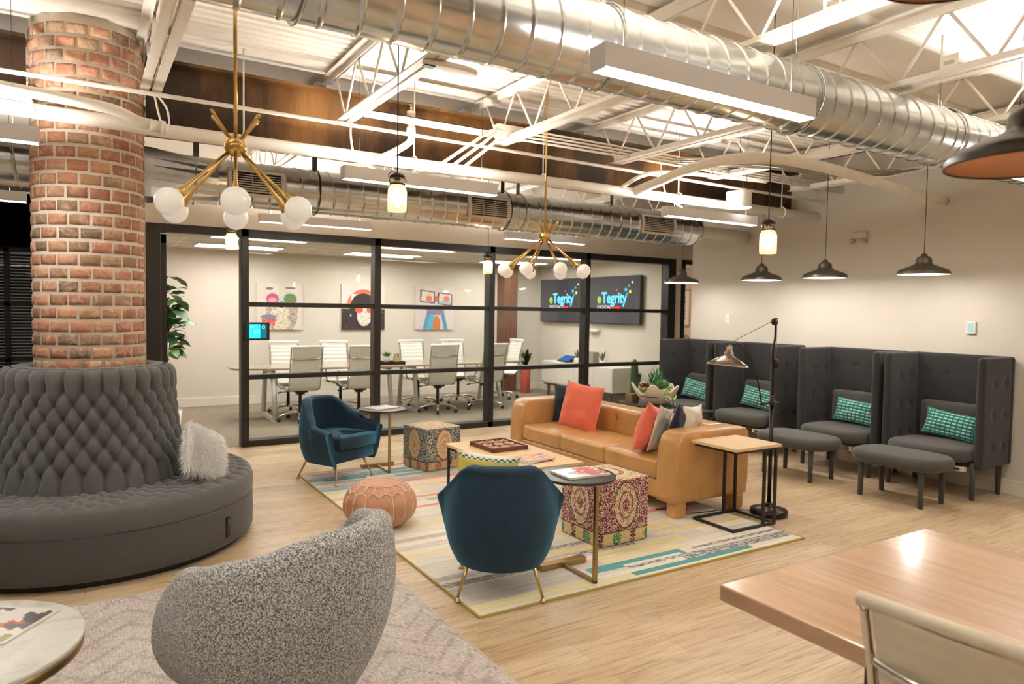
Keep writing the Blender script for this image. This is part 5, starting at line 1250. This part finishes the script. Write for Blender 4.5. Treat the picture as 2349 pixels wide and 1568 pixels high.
t = thing('cactus', 'tall green columnar cactus behind the glass near the booths', 'cactus', (7.72, 8.74, 0))
MB().lathe([(.09, 0), (.11, .2), (.10, .2), (.095, .18)], 24).build('pot', M('terracotta_dark', S(112, 92, 60), .8), t)
MB().lathe([(.045, .17), (.056, .3), (.058, .6), (.05, .76), (.03, .82), (.002, .84)], 48, fn=lambda r, z, a: r*(1+.12*math.cos(a*8))).tube(smooth_path([(.04, 0, .45), (.10, 0, .47), (.11, 0, .6)], 4), .028, 10).build('stem', M('cactus_green', S(74, 92, 56), .6, var=.2, vs=20), t)
# fiddle leaf fig
t = thing('fiddle_leaf_fig', 'tall fiddle leaf fig behind the door frame of the conference room', 'plant', (.90, 9.60, 0))
MB().lathe([(.13, 0), (.16, .3), (.15, .3), (.145, .27)], 32).build('pot', WHITEP, t)
MB().tube(smooth_path([(0, 0, .25), (-.02, 0, .7), (.01, 0, 1.2), (-.02, 0, 1.7), (-.03, 0, 2.02)], 5), .010, 8).build('trunk', M('bark', S(92, 70, 48), .9), t)
b = MB(); rnd = random.Random(12)
for k in range(95):
    z = rnd.uniform(1.02, 1.80) if k > 4 else rnd.uniform(1.85, 2.0); a = rnd.uniform(0, 2*PI); q = Vector((math.cos(a), math.sin(a), rnd.uniform(-.3, .8))).normalized(); L_ = rnd.uniform(.15, .25)
    st_ = Vector((0, 0, z))+q*rnd.uniform(.02, .10 if z < 1.8 else .02); leaf(b, st_, q, (rnd.uniform(-.4, .4), rnd.uniform(-.4, .4), 1), L_, L_*.34, rnd.choice([S(34, 74, 34), S(48, 98, 42), S(70, 128, 58), S(40, 84, 38), S(104, 158, 66)]), rnd.uniform(.1, .6), 7, .006)
b.build('leaves', LEAF, t)
# tablet on the glass wall
t = thing('room_tablet', 'black room booking tablet with cyan screen fixed on the glass wall post', 'tablet', (1.70, GY-.085, 1.22)); MB().bx(-.135, .135, -.012, .012, 0, .205).build('case', BLACKP, t, bevel=.006)
def tc(u, v):
    if u < .64:
        if .06 < u < .30 and .78 < v < .84: return S(170, 240, 240)
        if .26 < u < .60 and .28 < v < .66 and int(v*40) % 3 == 0 and rn.random() > .3: return S(120, 226, 232)
        if .06 < u < .2 and .14 < v < .17: return S(130, 230, 230)
        return S(30, 186, 200)
    r = math.hypot((u-.82)*1.4, v-.80)
    return S(130, 216, 222) if .085 < r < .12 else S(8, 84, 98)
b = MB(); b.grid(lambda u, v: (-.09+.19*u, -.0135, .022+.16*v), 60, 50, tc, False); b.build('screen', SCREEN, t)
# clam shell of succulents on black rack table
t = thing('rack_table', 'black metal rack table behind the sofa holding the shell planter', 'side table', (0, 0, 0))
MB().bx(5.66, 6.12, 5.55, 6.72, .485, .50).build('table_top', M('grey_metal_top', S(92, 88, 82), .35, .6), t)
b = MB()
for x in (5.67, 6.11): b.bx(x-.008, x+.008, 5.56, 6.71, .40, .416)
for y in (5.56, 5.95, 6.33, 6.71): b.bx(5.67, 6.11, y-.008, y+.008, .40, .416); [b.bx(x-.008, x+.008, y-.008, y+.008, .40, .485) for x in (5.67, 6.11)]
b.build('rails', BLACKM, t)
for x in (5.67, 6.11):
    for y in (5.56, 6.71): MB().bx(x-.009, x+.009, y-.009, y+.009, 0, .40).build('leg', BLACKM, t)
t = thing('clam_shell_planter', 'wavy edged clam shell planter full of succulents on the rack table', 'planter', (5.88, 6.28, .50), R(-75))
def shl(k_):
    def g(u, v):
        th = 2*PI*u; w_ = math.cos(th*5); e = v**.7; r = (.06+.22*e)*(1+.13*w_*e); sc__ = k_
        return (r*math.cos(th)*1.02*sc__, r*math.sin(th)*.68*sc__, .004+(.18*v**1.5+.062*w_*v*v)*1+(.0 if k_ == 1 else .008))
    return g
b = MB(); b.grid(shl(1), 100, 20, cu=True); b.grid(shl(.94), 100, 20, cu=True)
q1, q2 = [shl(1)(k/100, 1) for k in range(100)], [shl(.94)(k/100, 1) for k in range(100)]; b.add(q1+q2, [(k, (k+1) % 100, 100+(k+1) % 100, 100+k) for k in range(100)], True)
b.add([shl(1)(k/100, 0) for k in range(100)], [tuple(range(100))], False)
b.build('shell', M('shell_white', S(224, 212, 194), .6, var=.1, vs=12, bmp=.3, bs_=30), t)
MB().lathe([(.19, .0), (.001, .03)], 30, (0, 0, .10), fn=lambda r, z, a: r).build('soil', SOIL, t)
def rosette(c, n, L_, W_, col, name='succulent', tall=0):
    c = (c[0]*.9, c[1]*.9, c[2]+.01); L_ *= 1.3; W_ *= 1.3; tall *= 1.2
    b = MB()
    for k in range(n):
        a = 2.399*k; e = .15+1.4*k/n; leaf(b, (c[0], c[1], c[2]+tall*k/n), (math.cos(a), math.sin(a), e), (0, 0, 1), L_*(1-.45*k/n), W_*(1-.4*k/n), col(k), -.25, 4)
    return b.build(name, LEAF, t)
G1 = lambda k: random.choice([S(120, 176, 110), S(96, 156, 104), S(150, 196, 130)]); G2 = lambda k: random.choice([S(196, 210, 150), S(214, 222, 170), S(180, 196, 130)]); RD = lambda k: random.choice([S(112, 42, 34), S(140, 60, 44), S(90, 40, 34)]); DG = lambda k: random.choice([S(60, 110, 66), S(46, 92, 58), S(84, 140, 84)])
rosette((-.17, .02, .15), 16, .10, .022, RD); rosette((-.12, -.08, .13), 14, .08, .02, G2); rosette((-.07, .03, .16), 26, .10, .010, DG, tall=.14); rosette((-.02, -.07, .14), 12, .07, .02, G1)
rosette((.03, .04, .17), 30, .10, .009, DG, tall=.12); rosette((.06, -.03, .17), 24, .10, .022, G1, tall=.06); rosette((.05, -.12, .13), 18, .08, .018, G2); rosette((.13, .02, .18), 20, .09, .024, G1, tall=.03); rosette((.02, .0, .2), 24, .11, .008, lambda k: S(88, 160, 110), tall=.16)
b = MB()
for k in range(110):
    a = random.uniform(-.6, .9); r0 = random.uniform(.15, .27); z = .17-max(0, r0-.2)*random.uniform(0, 2.6); b.ball((math.cos(a)*r0+.02, math.sin(a)*r0*.62-.03, z+random.uniform(-.02, .03)), random.uniform(.008, .014), 4)
b.c = [S(204, 208, 140)]*len(b.f); b.build('trailing_succulent', LEAF, t)['kind'] = 'stuff'
t = thing('wooden_planter_box', 'small brown square pot beside the shell planter', 'planter', (5.80, 6.60, .501)); MB().bx(-.06, .06, -.06, .06, 0, .10).build('box', M('brown_box', S(120, 102, 64), .7), t, bevel=.004)
t = thing('faceted_stool', 'cream faceted stool on the floor behind the far sofa arm', 'stool', (4.78, 7.35, 0))
b = MB(); b.lathe([(.10, 0), (.19, .12), (.20, .17), (.11, .33), (.10, .34)], 8, smooth=False); b.build('body', M('cream_ceramic', S(224, 214, 184), .5), t, bevel=.006)
# picture in the far room
t = thing('framed_print', 'framed print of dark line drawing seen through the right hallway', 'picture', (11.05, 11.085, 1.33))
MB().bx(-.27, -.25, -.03, .01, 0, .78).bx(.25, .27, -.03, .01, 0, .78).bx(-.27, .27, -.03, .01, 0, .02).bx(-.27, .27, -.03, .01, .76, .78).build('frame', M('gold_frame', S(190, 158, 110), .4, .3), t)
def pr_(u, v): return S(70, 70, 62) if .2 < u < .8 and .15 < v < .85 and math.sin(u*40+math.sin(v*26)*4) > .55 else S(230, 216, 188)
b = MB(); b.grid(lambda u, v: (-.25+.5*u, -.015, .02+.74*v), 40, 60, pr_, False); b.build('print', PAINT, t)
t = thing('gold_ornament', 'gold round ornament below the framed print in the far room', 'ornament', (11.2, 11.04, 1.0)); MB().ball((0, 0, 0), .13, 14, (1, .25, 1)).build('disc', BRASS, t)
